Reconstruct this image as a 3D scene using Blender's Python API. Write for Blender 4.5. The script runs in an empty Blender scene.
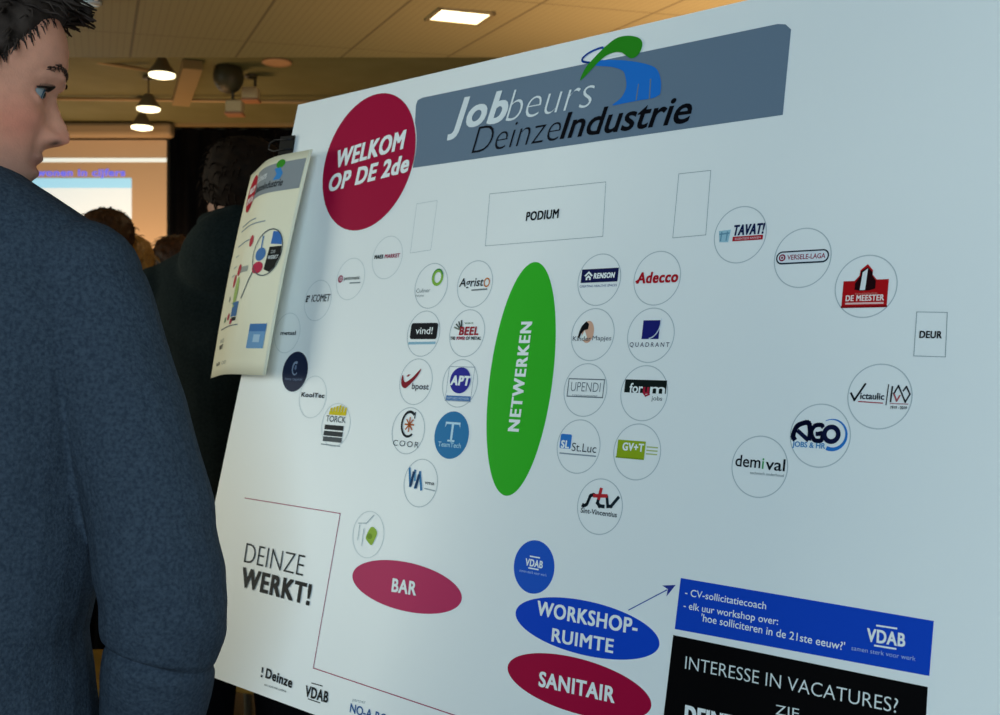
import bpy, math, random
import numpy as np
from mathutils import Vector, Matrix, noise

random.seed(7)
rng = np.random.default_rng(7)
SC = bpy.context.scene
COL = SC.collection
PI = math.pi
def R(d): return math.radians(d)
def hexlin(h):
    h = h.lstrip('#'); out = []
    for i in (0, 2, 4):
        c = int(h[i:i+2], 16)/255
        out.append(c/12.92 if c <= .04045 else ((c+.055)/1.055)**2.4)
    return out

# ------------------------------------------------------------------ camera, world, light, exposure
EYE = Vector((0, 0, 1.32))
FPX = 1080.0                                   # focal length for a 1000 pixel wide frame
cam_d = bpy.data.cameras.new('camera'); cam = bpy.data.objects.new('camera', cam_d); COL.objects.link(cam)
cam.location = EYE; cam.rotation_euler = (R(90), 0, 0)
cam_d.sensor_width = 36; cam_d.lens = 36*FPX/1000; cam_d.clip_start = .02
cam_d.dof.use_dof = True; cam_d.dof.focus_distance = .98; cam_d.dof.aperture_fstop = 15
SC.camera = cam
w = bpy.data.worlds.new('world'); SC.world = w; w.use_nodes = True
w.node_tree.nodes['Background'].inputs[0].default_value = (.75, .85, 1, 1)
w.node_tree.nodes['Background'].inputs[1].default_value = .10
SC.view_settings.view_transform = 'Standard'; SC.view_settings.look = 'None'
SC.view_settings.gamma = 1; SC.view_settings.use_curve_mapping = False
SC.view_settings.exposure = 0.0

def area(name, loc, target, size, power, col, sy=None, spread=None):
    l = bpy.data.lights.new(name, 'AREA'); l.energy = power; l.color = col; l.size = size
    if sy: l.shape = 'RECTANGLE'; l.size_y = sy
    if spread: l.spread = spread
    o = bpy.data.objects.new(name, l); COL.objects.link(o); o.location = loc
    o.rotation_euler = (Vector(target)-Vector(loc)).to_track_quat('-Z', 'Y').to_euler()
    return o
def spot(name, loc, target, power, col, ang=90, blend=.6, rad=.06):
    l = bpy.data.lights.new(name, 'SPOT'); l.energy = power; l.color = col
    l.spot_size = R(ang); l.spot_blend = blend; l.shadow_soft_size = rad
    o = bpy.data.objects.new(name, l); COL.objects.link(o); o.location = loc
    o.rotation_euler = (Vector(target)-Vector(loc)).to_track_quat('-Z', 'Y').to_euler()
    return o
# daylight through the window behind the photographer and through the window in the left wall
area('window_daylight_back', (.1, -3.30, 1.75), (.1, 1.4, 1.3), 2.1, 128, (.60, .82, .98), 1.25)
area('window_daylight_left', (-6.62, 2.3, 1.6), (.3, 1.6, 1.2), 2.5, 92, (.96, 1.0, .86), 1.3, R(140))
# added warm fill lights without fixtures: ceilings, projection wall, lower left of the board
area('ceiling_fill', (1.3, 4.6, 1.2), (1.2, 4.9, 3), 1.2, 46, (1, .62, .40), None, R(150))
area('ceiling_far_fill', (-1.0, 7.0, 1.5), (-.9, 7.3, 3.4), 1.6, 3.2, (1, .86, .42))
area('screen_wash', (-3.1, 8.1, .75), (-3.1, 9.4, 1.9), .9, 64, (1, .56, .27))
area('hall_left_warm', (-2.6, 1.9, 1.0), (-.3, 1.5, 1.0), .6, 3.0, (1, .85, .55))

# ------------------------------------------------------------------ materials
MATS = {}
def mat(name, col, rough=.6, spec=.3, metal=0, emit=None, estr=0, noise_amt=0, noise_scale=30, col2=None, bump=0, bscale=200, sheen=0):
    if name in MATS: return MATS[name]
    m = bpy.data.materials.new(name); m.use_nodes = True; nt = m.node_tree; b = nt.nodes['Principled BSDF']
    c = hexlin(col) if isinstance(col, str) else list(col)
    b.inputs['Base Color'].default_value = (*c, 1); b.inputs['Roughness'].default_value = rough
    b.inputs['Specular IOR Level'].default_value = spec; b.inputs['Metallic'].default_value = metal
    if sheen: b.inputs['Sheen Weight'].default_value = sheen
    tc = nt.nodes.new('ShaderNodeTexCoord')
    if col2 is not None:
        c2 = hexlin(col2) if isinstance(col2, str) else list(col2)
        n = nt.nodes.new('ShaderNodeTexNoise'); n.inputs['Scale'].default_value = noise_scale; n.inputs['Detail'].default_value = 4
        nt.links.new(tc.outputs['Object'], n.inputs['Vector'])
        r = nt.nodes.new('ShaderNodeMapRange'); r.inputs[1].default_value = .35; r.inputs[2].default_value = .65
        nt.links.new(n.outputs['Fac'], r.inputs[0])
        x = nt.nodes.new('ShaderNodeMix'); x.data_type = 'RGBA'
        x.inputs['A'].default_value = (*c, 1); x.inputs['B'].default_value = (*c2, 1)
        nt.links.new(r.outputs[0], x.inputs['Factor']); nt.links.new(x.outputs['Result'], b.inputs['Base Color'])
    if bump:
        n = nt.nodes.new('ShaderNodeTexNoise'); n.inputs['Scale'].default_value = bscale; n.inputs['Detail'].default_value = 3
        nt.links.new(tc.outputs['Object'], n.inputs['Vector'])
        bp = nt.nodes.new('ShaderNodeBump'); bp.inputs['Strength'].default_value = bump; bp.inputs['Distance'].default_value = .002
        nt.links.new(n.outputs['Fac'], bp.inputs['Height']); nt.links.new(bp.outputs['Normal'], b.inputs['Normal'])
    if emit:
        b.inputs['Emission Color'].default_value = (*hexlin(emit), 1); b.inputs['Emission Strength'].default_value = estr
    MATS[name] = m; return m
def ink(col): return mat('ink_'+col.lstrip('#'), col, .5, .06)

# ------------------------------------------------------------------ object helpers
def tag(o, label, cat, group=None, kind=None):
    o['label'] = label; o['category'] = cat
    if group: o['group'] = group
    if kind: o['kind'] = kind
    return o
def link(name, me, parent=None, mats=None, smooth=False):
    if mats:
        for m in mats: me.materials.append(m)
    if smooth:
        me.polygons.foreach_set('use_smooth', [True]*len(me.polygons))
    o = bpy.data.objects.new(name, me); COL.objects.link(o)
    if parent: o.parent = parent
    return o
def empty(name, loc, rotz=0):
    o = bpy.data.objects.new(name, None); COL.objects.link(o); o.location = loc; o.rotation_euler = (0, 0, rotz)
    o.empty_display_size = .1; return o

class MB:
    """collects shapes into one mesh"""
    def __init__(s): s.v = []; s.f = []; s.mi = []; s.cur = 0
    def add(s, vs, fs):
        k = len(s.v); s.v += [tuple(p) for p in vs]; s.f += [tuple(i+k for i in f) for f in fs]; s.mi += [s.cur]*len(fs)
    def box(s, c, d, rz=0, M=None):
        x, y, z = (q/2 for q in d); P = [Vector((a*x, b*y, e*z)) for e in (-1, 1) for b in (-1, 1) for a in (-1, 1)]
        if rz: P = [Matrix.Rotation(rz, 3, 'Z') @ p for p in P]
        if M is not None: P = [M @ p for p in P]
        s.add([p+Vector(c) for p in P], [(0,2,3,1),(4,5,7,6),(0,1,5,4),(2,6,7,3),(0,4,6,2),(1,3,7,5)])
    def loft(s, rings, cap=True, closed=True):
        n = len(rings[0]); vs = [p for r in rings for p in r]; fs = []
        for i in range(len(rings)-1):
            for j in range(n if closed else n-1):
                a = i*n+j; b = i*n+(j+1) % n; fs.append((a, b, b+n, a+n))
        if cap: fs.append(tuple(range(n-1, -1, -1))); fs.append(tuple(range((len(rings)-1)*n, len(rings)*n)))
        s.add(vs, fs)
    def tube(s, pts, rad, n=12, cap=True, flat=1.0):
        pts = [Vector(p) for p in pts]
        if not hasattr(rad, '__len__'): rad = [rad]*len(pts)
        rings = []; ref = None
        for i, p in enumerate(pts):
            t = (pts[min(i+1, len(pts)-1)]-pts[max(i-1, 0)]).normalized()
            if ref is None: ref = Vector((0, 0, 1)) if abs(t.z) < .9 else Vector((1, 0, 0))
            a = (ref - t*ref.dot(t)).normalized(); b = t.cross(a); ref = a
            rings.append([p+rad[i]*(math.cos(2*PI*k/n)*a+flat*math.sin(2*PI*k/n)*b) for k in range(n)])
        s.loft(rings, cap)
    def lathe(s, prof, c=(0,0,0), n=28):
        s.loft([[Vector((c[0]+r*math.cos(2*PI*k/n), c[1]+r*math.sin(2*PI*k/n), c[2]+z)) for k in range(n)] for r, z in prof])
    def sphere(s, c, r, n=16, m=10):
        c = Vector(c); r = Vector(r) if hasattr(r, '__len__') else Vector((r, r, r)); rings = []
        for i in range(1, m):
            a = PI*i/m
            rings.append([c+Vector((r.x*math.sin(a)*math.cos(2*PI*k/n), r.y*math.sin(a)*math.sin(2*PI*k/n), -r.z*math.cos(a))) for k in range(n)])
        s.loft(rings)
    def mesh(s, name='m'):
        me = bpy.data.meshes.new(name); me.from_pydata(s.v, [], s.f)
        me.polygons.foreach_set('material_index', s.mi); me.update(); return me
    def build(s, name, mats, parent=None, smooth=False, bevel=0):
        if not isinstance(mats, (list, tuple)): mats = [mats]
        o = link(name, s.mesh(name), parent, mats, smooth)
        if bevel:
            b = o.modifiers.new('b', 'BEVEL'); b.width = bevel; b.segments = 2; b.limit_method = 'ANGLE'
        return o
def remesh(mb, voxel, smooth=4, name='m'):
    o = bpy.data.objects.new('tmp', mb.mesh(name)); COL.objects.link(o)
    r = o.modifiers.new('r', 'REMESH'); r.mode = 'VOXEL'; r.voxel_size = voxel
    if smooth:
        q = o.modifiers.new('s', 'SMOOTH'); q.iterations = smooth; q.factor = .5
    dg = bpy.context.evaluated_depsgraph_get(); dg.update()
    me = bpy.data.meshes.new_from_object(o.evaluated_get(dg)); old = o.data
    bpy.data.objects.remove(o); bpy.data.meshes.remove(old); me.name = name
    return me

# ------------------------------------------------------------------ setting
def struct(o): o['kind'] = 'structure'; return o
m_floor = mat('floor_vinyl', '4a3f2c', .45, .4, col2='3a3122', noise_scale=3)
m_wall = mat('wall_paint', '9a8a70', .8, .2, col2='94846a', noise_scale=2)
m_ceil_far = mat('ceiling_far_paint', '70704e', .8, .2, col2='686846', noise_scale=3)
m_curtain = mat('curtain_black', '0b0c10', .9, .1, col2='101116', noise_scale=6)
X0, X1, Y0, Y1, ZC = -6.5, 5.0, -3.2, 9.5, 1.32+2.014
def plane_box(name, c, d, m): b = MB(); b.box(c, d); return struct(b.build(name, m))
plane_box('floor', ((X0+X1)/2, (Y0+Y1)/2, -.05), (X1-X0+.4, Y1-Y0+.4, .1), m_floor)
LY0, LY1 = 1.0, 3.6
b = MB(); b.box((X0-.06, (Y0+LY0)/2, 1.8), (.12, LY0-Y0, 3.6)); b.box((X0-.06, (Y1+LY1)/2, 1.8), (.12, Y1-LY1, 3.6))
b.box((X0-.06, (LY0+LY1)/2, .5), (.12, LY1-LY0, 1.0)); b.box((X0-.06, (LY0+LY1)/2, 3.05), (.12, LY1-LY0, 1.1)); struct(b.build('wall_left', m_wall))
b = MB()
for y in (LY0, (LY0+LY1)/2, LY1): b.box((X0-.04, y, 1.75), (.08, .05, 1.5))
for z in (1.0, 2.5): b.box((X0-.04, (LY0+LY1)/2, z), (.08, LY1-LY0+.05, .05))
struct(b.build('window_2', mat('window_frame_white', 'd8d8d4', .4)))
plane_box('wall_right', (X1+.06, (Y0+Y1)/2, 1.8), (.12, Y1-Y0, 3.6), m_wall)
plane_box('wall_front', ((X0+X1)/2, Y1+.06, 1.8), (X1-X0+.24, .12, 3.6), m_wall)
# wall behind the photographer with one window opening
WX0, WX1, WZ0, WZ1 = -.98, 1.18, 1.08, 2.42
b = MB()
b.box(((X0+WX0)/2, Y0-.06, 1.8), (WX0-X0, .12, 3.6)); b.box(((X1+WX1)/2, Y0-.06, 1.8), (X1-WX1, .12, 3.6))
b.box(((WX0+WX1)/2, Y0-.06, WZ0/2), (WX1-WX0, .12, WZ0)); b.box(((WX0+WX1)/2, Y0-.06, (WZ1+3.6)/2), (WX1-WX0, .12, 3.6-WZ1))
struct(b.build('wall_back', m_wall))
b = MB()
for x in (WX0, WX1): b.box((x, Y0-.04, (WZ0+WZ1)/2), (.05, .08, WZ1-WZ0))
for z in (WZ0, WZ1): b.box(((WX0+WX1)/2, Y0-.04, z), (WX1-WX0+.05, .08, .05))
struct(b.build('window_1', mat('window_frame_white', 'd8d8d4', .4)))
# ceilings: near part of long grooved panels rising slightly away from the camera, far part higher
SL = .0945
def ceil_z(y): return 1.32+1.667-SL*(6-max(y, 1.0))
def ceil_mat():
    m = bpy.data.materials.new('ceiling_panels'); m.use_nodes = True; nt = m.node_tree; bs = nt.nodes['Principled BSDF']
    bs.inputs['Roughness'].default_value = .65; bs.inputs['Specular IOR Level'].default_value = .25
    tc = nt.nodes.new('ShaderNodeTexCoord'); mp = nt.nodes.new('ShaderNodeMapping'); mp.vector_type = 'POINT'
    th = math.atan2(400, 1080); mp.inputs['Rotation'].default_value = (0, 0, -th)
    nt.links.new(tc.outputs['Object'], mp.inputs['Vector'])
    sx = nt.nodes.new('ShaderNodeSeparateXYZ'); nt.links.new(mp.outputs[0], sx.inputs[0])
    def mth(op, a, bb):
        n = nt.nodes.new('ShaderNodeMath'); n.operation = op
        for i, q in enumerate((a, bb)):
            if q is None: continue
            if isinstance(q, (int, float)): n.inputs[i].default_value = q
            else: nt.links.new(q, n.inputs[i])
        return n.outputs[0]
    off = (-.62*math.cos(th)+5.27*math.sin(th))
    u = mth('DIVIDE', mth('SUBTRACT', sx.outputs[0], off-56*.55), .55)
    fu = mth('FRACT', u, None); ju = mth('LESS_THAN', fu, .025)
    vv = mth('FRACT', mth('DIVIDE', mth('ADD', sx.outputs[1], 20.35), 1.3), None); jv = mth('LESS_THAN', vv, .008)
    j = mth('MAXIMUM', ju, jv)
    gr = mth('FRACT', mth('MULTIPLY', u, 16), None); g = mth('LESS_THAN', gr, .16)
    fac = mth('MAXIMUM', mth('MULTIPLY', j, .55), mth('MULTIPLY', g, .16))
    x = nt.nodes.new('ShaderNodeMix'); x.data_type = 'RGBA'
    x.inputs['A'].default_value = (*hexlin('a59b6c'), 1); x.inputs['B'].default_value = (*hexlin('3a2c1c'), 1)
    nt.links.new(fac, x.inputs['Factor']); nt.links.new(x.outputs['Result'], bs.inputs['Base Color'])
    return m
b = MB()
ys = [Y0-.1, 1.0, 6.0]
vs = []
for y in ys:
    for x in (X0-.1, X1+.1): vs.append((x, y, ceil_z(y)))
for y in ys:
    for x in (X0-.1, X1+.1): vs.append((x, y, ceil_z(y)+.10))
b.add(vs, [(0,2,3,1),(2,4,5,3),(6,7,9,8),(8,9,11,10),(4,10,11,5),(0,1,7,6),(0,6,8,2),(2,8,10,4),(1,3,9,7),(3,5,11,9)])
struct(b.build('ceiling', ceil_mat()))
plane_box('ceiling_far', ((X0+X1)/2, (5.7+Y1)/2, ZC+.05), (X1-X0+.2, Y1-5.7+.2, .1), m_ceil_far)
# depth-wise boxed beam and cross pipe under the far ceiling
def ray(px, py, Y): return Vector(((px-500)/FPX*Y, Y, EYE.z+(357.5-py)/FPX*Y))
b = MB()
bd = Vector((-400, 1080, 0)).normalized()
st = ray(192, 62, 7.35); st.z = ZC-.035
Mx = Matrix.Rotation(math.atan2(400, 1080), 3, 'Z')
b.box(st+bd*.52, (.13, 1.15, .06), M=Mx)
struct(b.build('trim_1', mat('beam_paint', '8c7a54', .7)))
b = MB(); b.tube([ray(20, 98, 8.3), ray(420, 103.5, 8.3)], .014, 10)
tag(b.build('ceiling_pipe', mat('pipe_paint', 'a89068', .5), smooth=True), 'thin straight tan pipe running across under the far ceiling', 'pipe')
b = MB(); b.tube([ray(20, 50, 7.4), ray(70, 57.5, 7.4), ray(150, 70.5, 7.4)], .013, 8)
tag(b.build('conduit', mat('pipe_paint', 'a89068', .5), smooth=True), 'slanting pale cable conduit behind the lamp nearest the camera', 'conduit')

b = MB(); b.box((.9, 9.30, ZC-.012), (7.6, .05, .024)); struct(b.build('trim_2', mat('curtain_rail_tan', '8c7c56', .5)))
# black stage curtain at the right of the screen, in real pleats
def pleated(x0, x1, y, z0, z1):
    n = int((x1-x0)/.03); front = []; 
    P = [(x0+(x1-x0)*i/n, y+.035*math.sin(2*PI*(x0+(x1-x0)*i/n)/.19)+.012*math.sin(11*i/n)) for i in range(n+1)]
    mb = MB(); ring = lambda z: [Vector((a, c, z)) for a, c in P]+[Vector((a, c+.012, z)) for a, c in reversed(P)]
    mb.loft([ring(z0), ring(z1)]); return mb
tag(pleated(-2.86, 4.6, 9.36, .02, ZC-.03).build('stage_curtain', m_curtain, smooth=True), 'black pleated curtain hanging right of the projection screen', 'curtain')

# ------------------------------------------------------------------ projection screen, slide
TXT = {}
fc = bpy.data.curves.new('glyphs', 'FONT'); fo = bpy.data.objects.new('glyphs', fc); COL.objects.link(fo)
def glyphs(s, weight=0.0, shear=0.0, space=1.0):
    key = (s, weight, shear, space)
    if key in TXT: return TXT[key]
    def ev(body):
        fc.body = body; fc.offset = weight; fc.shear = shear; fc.space_character = space; fc.resolution_u = 4
        dg = bpy.context.evaluated_depsgraph_get(); dg.update(); e = fo.evaluated_get(dg); me = e.to_mesh()
        V = np.array([v.co[:2] for v in me.vertices]).reshape(-1, 2); F = [tuple(p.vertices) for p in me.polygons]; e.to_mesh_clear(); return V, F
    H, _ = ev('H'); cap = H[:, 1].max(); base = H[:, 1].min()
    V, F = ev(s); x0, x1 = V[:, 0].min(), V[:, 0].max(); V = V.copy()
    V[:, 0] = (V[:, 0]-x0)/(x1-x0); V[:, 1] = (V[:, 1]-base)/(cap-base)
    TXT[key] = (V, F); return TXT[key]

class Art:
    """flat print: shapes in a 2-D frame, several inks, layered by tiny steps"""
    def __init__(s, o=(0, 0), sc=1.0, z=.0006, warp=None): s.mb = MB(); s.o = o; s.sc = sc; s.z = z; s.inks = []; s.warp = warp
    def _ink(s, c):
        m = ink(c) if isinstance(c, str) else c
        if m not in s.inks: s.inks.append(m)
        s.mb.cur = s.inks.index(m)
    def _put(s, V, F, c, up=0):
        s._ink(c); z = s.z+up*.00012
        P = [(s.o[0]+s.sc*x, s.o[1]+s.sc*y, z) for x, y in V]
        if s.warp: P = [s.warp(*p) for p in P]
        s.mb.add(P, F)
    def poly(s, pts, c, up=0): s._put(pts, [tuple(range(len(pts)))], c, up); return s
    def rect(s, x0, y0, x1, y1, c, up=0, n=1):
        V = []; F = []
        for i in range(n+1): V += [(x0+(x1-x0)*i/n, y0), (x0+(x1-x0)*i/n, y1)]
        for i in range(n): F.append((2*i, 2*i+2, 2*i+3, 2*i+1))
        s._put(V, F, c, up); return s
    def ell(s, cx, cy, rx, ry, c, up=0, n=64, a0=0, a1=360):
        s.poly([(cx+rx*math.cos(R(a0+(a1-a0)*k/n)), cy+ry*math.sin(R(a0+(a1-a0)*k/n))) for k in range(n if a1-a0 == 360 else n+1)], c, up); return s
    def ring(s, cx, cy, rx, ry, wd, c, up=0, n=72, a0=0, a1=360, wd1=None):
        V = []; F = []
        for k in range(n+1):
            t = k/n; a = R(a0+(a1-a0)*t); q = wd if wd1 is None else wd+(wd1-wd)*t
            V += [(cx+rx*math.cos(a), cy+ry*math.sin(a)), (cx+(rx-q)*math.cos(a), cy+(ry-q)*math.sin(a))]
        for k in range(n): F.append((2*k, 2*k+2, 2*k+3, 2*k+1))
        s._put(V, F, c, up); return s
    def line(s, pts, wd, c, up=0):
        for p, q in zip(pts, pts[1:]):
            d = Vector(q)-Vector(p); L = d.length
            if L < 1e-9: continue
            nrm = Vector((-d.y, d.x))/L*wd/2; e = d/L*wd/2; p2 = Vector(p)-e; q2 = Vector(q)+e
            s.poly([p2+nrm, p2-nrm, q2-nrm, q2+nrm], c, up)
        return s
    def frame(s, x0, y0, x1, y1, wd, c, up=0):
        return s.line([(x0, y0), (x1, y0), (x1, y1), (x0, y1), (x0, y0)], wd, c, up)
    def text(s, t, x0, x1, yb, cap, c, weight=0.0, shear=0.0, up=1, ang=0, space=1.0):
        if weight > .02: weight *= 1.5; space *= 1.0+weight*2.4
        b0 = 0.0 if ('M' in t or 'W' in t) else .014; extra = max(0.0, weight-b0); V0, F = glyphs(t, min(weight, b0), shear, space); ca, sa = math.cos(ang), math.sin(ang)
        for k, (ex, ey) in enumerate(((0, 0), (1, .7), (-1, .7), (1, -.7), (-1, -.7), (1, 0), (-1, 0)) if extra > 0 else ((0, 0),)):   # heavy type: strokes widened all round
            V = V0*np.array([x1-x0-2*extra*cap, cap])+np.array([extra*cap*(1+ex), extra*cap*ey*.8])*1.25
            s._put([(x0+x*ca-y*sa, yb+x*sa+y*ca) for x, y in V], F, c, up+.06*k)
        return s
    def build(s, name, parent=None): return s.mb.build(name, s.inks, parent)

YS = 9.30
pl, pr = ray(-60, 140, YS), ray(166.5, 140, YS); zt = pl.z; zb = .75
scr = empty('projection_screen', ((pl.x+pr.x)/2, YS, zb)); 
tag(scr, 'wide wall-mounted projection screen with a slide projected on it', 'projection screen')
hw = (pr.x-pl.x)/2; sh = zt-zb
b = MB(); b.box((0, .01, sh/2), (2*hw, .012, sh)); b.build('screen_fabric', mat('screen_fabric', 'd9c7ac', .8, .1), scr)
cz = ray(0, 130.5, YS-.05); ch = 13.5/FPX*YS
b = MB(); x1 = ray(173, 130, YS-.05).x-scr.location.x
b.box(((x1-hw-.2)/2, -.05, cz.z-zb), (x1+hw+.2, .14, ch)); b.build('screen_casing', mat('casing_beige', 'a8977a', .5), scr, bevel=.03)
b = MB(); b.box((0, .0, .0), (2*hw, .03, .04)); b.build('bottom_bar', mat('black_plastic', '101012', .5), scr)
glow_w = mat('slide_white', 'e8f2f0', .8, .1, emit='cfecf4', estr=.62)
glow_b = mat('slide_blue', '9fd8f0', .8, .1, emit='8fd0f0', estr=.72)
glow_t = mat('slide_title', '6a70e8', .8, .1, emit='6068e8', estr=.9)
glow_l = mat('slide_line', 'f0f4e8', .8, .1, emit='d0eef0', estr=.70)
glow_k = mat('slide_lavender', 'b0b0e8', .8, .1, emit='9a90c8', estr=.35)
def SX(px): return (px-500)/FPX*YS-scr.location.x
def SZ(py): return EYE.z+(357.5-py)/FPX*YS-zb
a = Art(z=0.0, warp=lambda x, y, z: (x, .002-z*3, y))
a.rect(SX(-60), SZ(162), SX(166.5), SZ(158), glow_l)
a.rect(SX(-60), SZ(330), SX(131.5), SZ(188), glow_w); a.rect(SX(-60), SZ(188), SX(131.5), SZ(178), glow_b)
a.text('wonen in cijfers', SX(36), SX(125), SZ(176), (SZ(169)-SZ(176)), glow_t, .03)
a.build('slide_image', scr)['label'] = 'lit slide with a blue title over a white page'

# ------------------------------------------------------------------ the board: one flat panel leaning back, every print in its plane
SB = 1.14
U = Vector((.74432232, -.66771849, -.01167496)); UP = Vector((.12476884, .12186604, .98467325))
N = U.cross(UP).normalized(); O = EYE+Vector((0, SB, 0))
BL, BR, BB, BT = -.4257, .640, -.4166, .3432
bc = ((BL+BR)/2, BB)
def B(px, py):
    """where the sight line through a photo pixel meets the board, in board metres (right, up)"""
    d = Vector(((px-500)/FPX, 1, (357.5-py)/FPX)); t = (O-EYE).dot(N)/d.dot(N); p = EYE+d*t-O
    return (p.dot(U), p.dot(UP))
m_board = mat('foam_board_white', 'eef1f1', .42, .28)
m_edge = mat('foam_board_edge', 'd9d4b8', .7, .2)
MBd = Matrix((U, UP, N)).transposed().to_4x4(); MBd.translation = O+U*bc[0]+UP*bc[1]
b = MB(); T = .010
x0, x1, y0, y1 = BL-bc[0], BR-bc[0], 0, BT-BB
xl = B(181, 664)[0]-bc[0]                     # the left edge runs slightly outwards towards the bottom
P = [(xl, y0, 0), (x1, y0, 0), (x1, y1, 0), (x0, y1, 0), (xl, y0, -T), (x1, y0, -T), (x1, y1, -T), (x0, y1, -T)]
b.add(P, [(0, 1, 2, 3)]); b.add(P, [(4, 7, 6, 5)]); b.cur = 1
b.add(P, [(0, 4, 5, 1)]); b.add(P, [(1, 5, 6, 2)]); b.add(P, [(2, 6, 7, 3)]); b.add(P, [(3, 7, 4, 0)])
board = b.build('presentation_board', [m_board, m_edge]); board.matrix_world = MBd
tag(board, 'large white foam presentation board printed with a job fair floor plan', 'display board')
class BArt(Art):
    def __init__(s, o=(0, 0), sc=1.0, z=.0004): super().__init__((o[0]-bc[0], o[1]-bc[1]), sc, z)
    def quadtext(s, t, ll, lr, top, c, weight=0, shear=0, up=2, space=1.0, level=True):
        """text whose baseline runs between two board points, cap height up to a third"""
        p, q, h = B(*ll), B(*lr), B(*top); L = math.hypot(q[0]-p[0], q[1]-p[1])
        return s.text(t, p[0], p[0]+L, p[1], h[1]-p[1], c, weight, shear, up, math.atan2(q[1]-p[1], q[0]-p[0]), space)
def bpart(a, name, label=None, parent=None):
    o = a.build(name, parent or board)
    if label: o['label'] = label
    return o
WHT, BLK, CRI, GRY = 'eef2f2', '0b0c11', 'a6103c', '6b7d90'
# header banner
a = BArt()
tl, tr, br, bl = B(417, 99), B(788, 22), B(783, 115), B(413, 168)
pts = []
def rounded(x0, y0, x1, y1, r):
    out = []
    for cx, cy, a0 in ((x1-r, y1-r, 0), (x0+r, y1-r, 90), (x0+r, y0+r, 180), (x1-r, y0+r, 270)):
        out += [(cx+r*math.cos(R(a0+k*15)), cy+r*math.sin(R(a0+k*15))) for k in range(7)]
    return out
bx0, bx1 = (tl[0]+bl[0])/2-.002, (tr[0]+br[0])/2
a.poly([bl, br, (br[0]+.0, tr[1]-.008), (tr[0]-.002, tr[1]-.002), (tr[0]-.01, tr[1]), (tl[0]+.01, tl[1]), (tl[0]+.002, tl[1]-.002), (tl[0], tl[1]-.008)], GRY)
banner = bpart(a, 'header_banner', 'slate grey header strip with a rounded corner')
a = BArt(z=.0007)
a.quadtext('Job', (449, 130.5), (506.5, 121.5), (449, 101), 'dfe6ea', .022, .22)
a.quadtext('beurs', (506, 121.5), (593, 106), (506, 92), 'dfe6ea', -.018, .22)
a.quadtext('Deinze', (472, 153.5), (560, 139.5), (472, 128.5), '10131c', -.018, .22)
a.quadtext('Industrie', (560, 139.5), (691, 122.5), (560, 114), '080a12', .014, .22)
bpart(a, 'header_lettering', 'white and black slanted fair title', banner)
# leaf and river emblem over the banner
a = BArt(z=.0009)
def emb(pts): return [B(570+x/7.945, 25+y/7.945) for x, y in pts]
def spl(pts, n=8):
    P = [Vector(p) for p in pts]; out = []; m = len(P)
    for i in range(m):
        p0, p1, p2, p3 = P[(i-1) % m], P[i], P[(i+1) % m], P[(i+2) % m]
        for k in range(n):
            t = k/n; out.append(tuple(.5*((2*p1)+(-p0+p2)*t+(2*p0-5*p1+4*p2-p3)*t*t+(-p0+3*p1-3*p2+p3)*t**3)))
    return out
a.poly(spl(emb([(150, 300), (280, 280), (450, 285), (600, 310), (690, 350), (725, 440), (722, 540), (700, 565), (655, 585), (560, 600), (430, 625), (340, 640), (410, 580), (450, 500), (445, 420), (420, 365), (330, 335), (200, 325)]), 4), '2272cc', 0)
for s_ in ([(640, 430), (650, 430), (640, 590), (630, 590)], [(545, 470), (553, 470), (535, 600), (525, 600)]): a.poly(emb(s_), GRY, 1)
for c_ in ([(265, 185), (170, 215), (110, 260), (105, 290), (150, 300), (190, 298)],):
    a.line(spl(emb(c_), 6)[:-6], .0022, '1f55b8', 0)
a.poly(emb([(290, 255), (340, 232), (400, 228), (412, 238), (330, 252), (270, 262)]), 'e8eef0', 1)
a.poly(spl(emb([(85, 440), (130, 340), (200, 260), (290, 170), (380, 105), (470, 88), (550, 105), (580, 145), (570, 200), (535, 250), (490, 268), (450, 245), (410, 220), (350, 222), (280, 255), (200, 330), (130, 405)]), 5), '2c8a20', 2)
bpart(a, 'leaf_emblem', 'green leaf over a blue river sweep')
# welcome disc
a = BArt(); a.ell(-.2626, .2445, .0871, .0899, WHT, 0); a.ell(-.2626, .2445, .0855, .0883, CRI, 1); wd = bpart(a, 'welcome_disc', 'crimson welcome disc')
a = BArt(z=.0008)
a.quadtext('WELKOM', (337, 168), (405.5, 148), (337, 151.5), WHT, .030, .2)
a.quadtext('OP DE 2de', (329, 192), (409, 171.5), (329, 176), WHT, .030, .2)
bpart(a, 'welcome_lettering', 'white bold lettering', wd)
# outlined rooms on the plan
def outl(name, pts, text=None, tq=None, wd_=.0006, col='98a3a8', label=None):
    a = BArt(); P = [B(*p) for p in pts]; a.line(P+[P[0]], wd_, col); o = bpart(a, name, label)
    if text:
        t = BArt(); t.quadtext(text, *tq, BLK, .022, 0); bpart(t, 'room_lettering', None, o)
    return o
outl('podium_outline', [(490, 194), (606, 182), (603, 236.5), (485.5, 246)], 'PODIUM', ((526, 221), (558.5, 218), (526, 212.5)))
outl('door_outline', [(917, 312), (947.5, 312.5), (945.5, 357), (914, 356)], 'DEUR', ((919.5, 338), (942, 338.5), (919.5, 331)))
outl('stand_outline', [(679, 174), (711, 170.5), (706, 235), (673, 238)])
outl('stand_outline', [(417, 204), (437.5, 200.5), (431, 250), (410.5, 253)], wd_=.0005, col='b4bec2')
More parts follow.
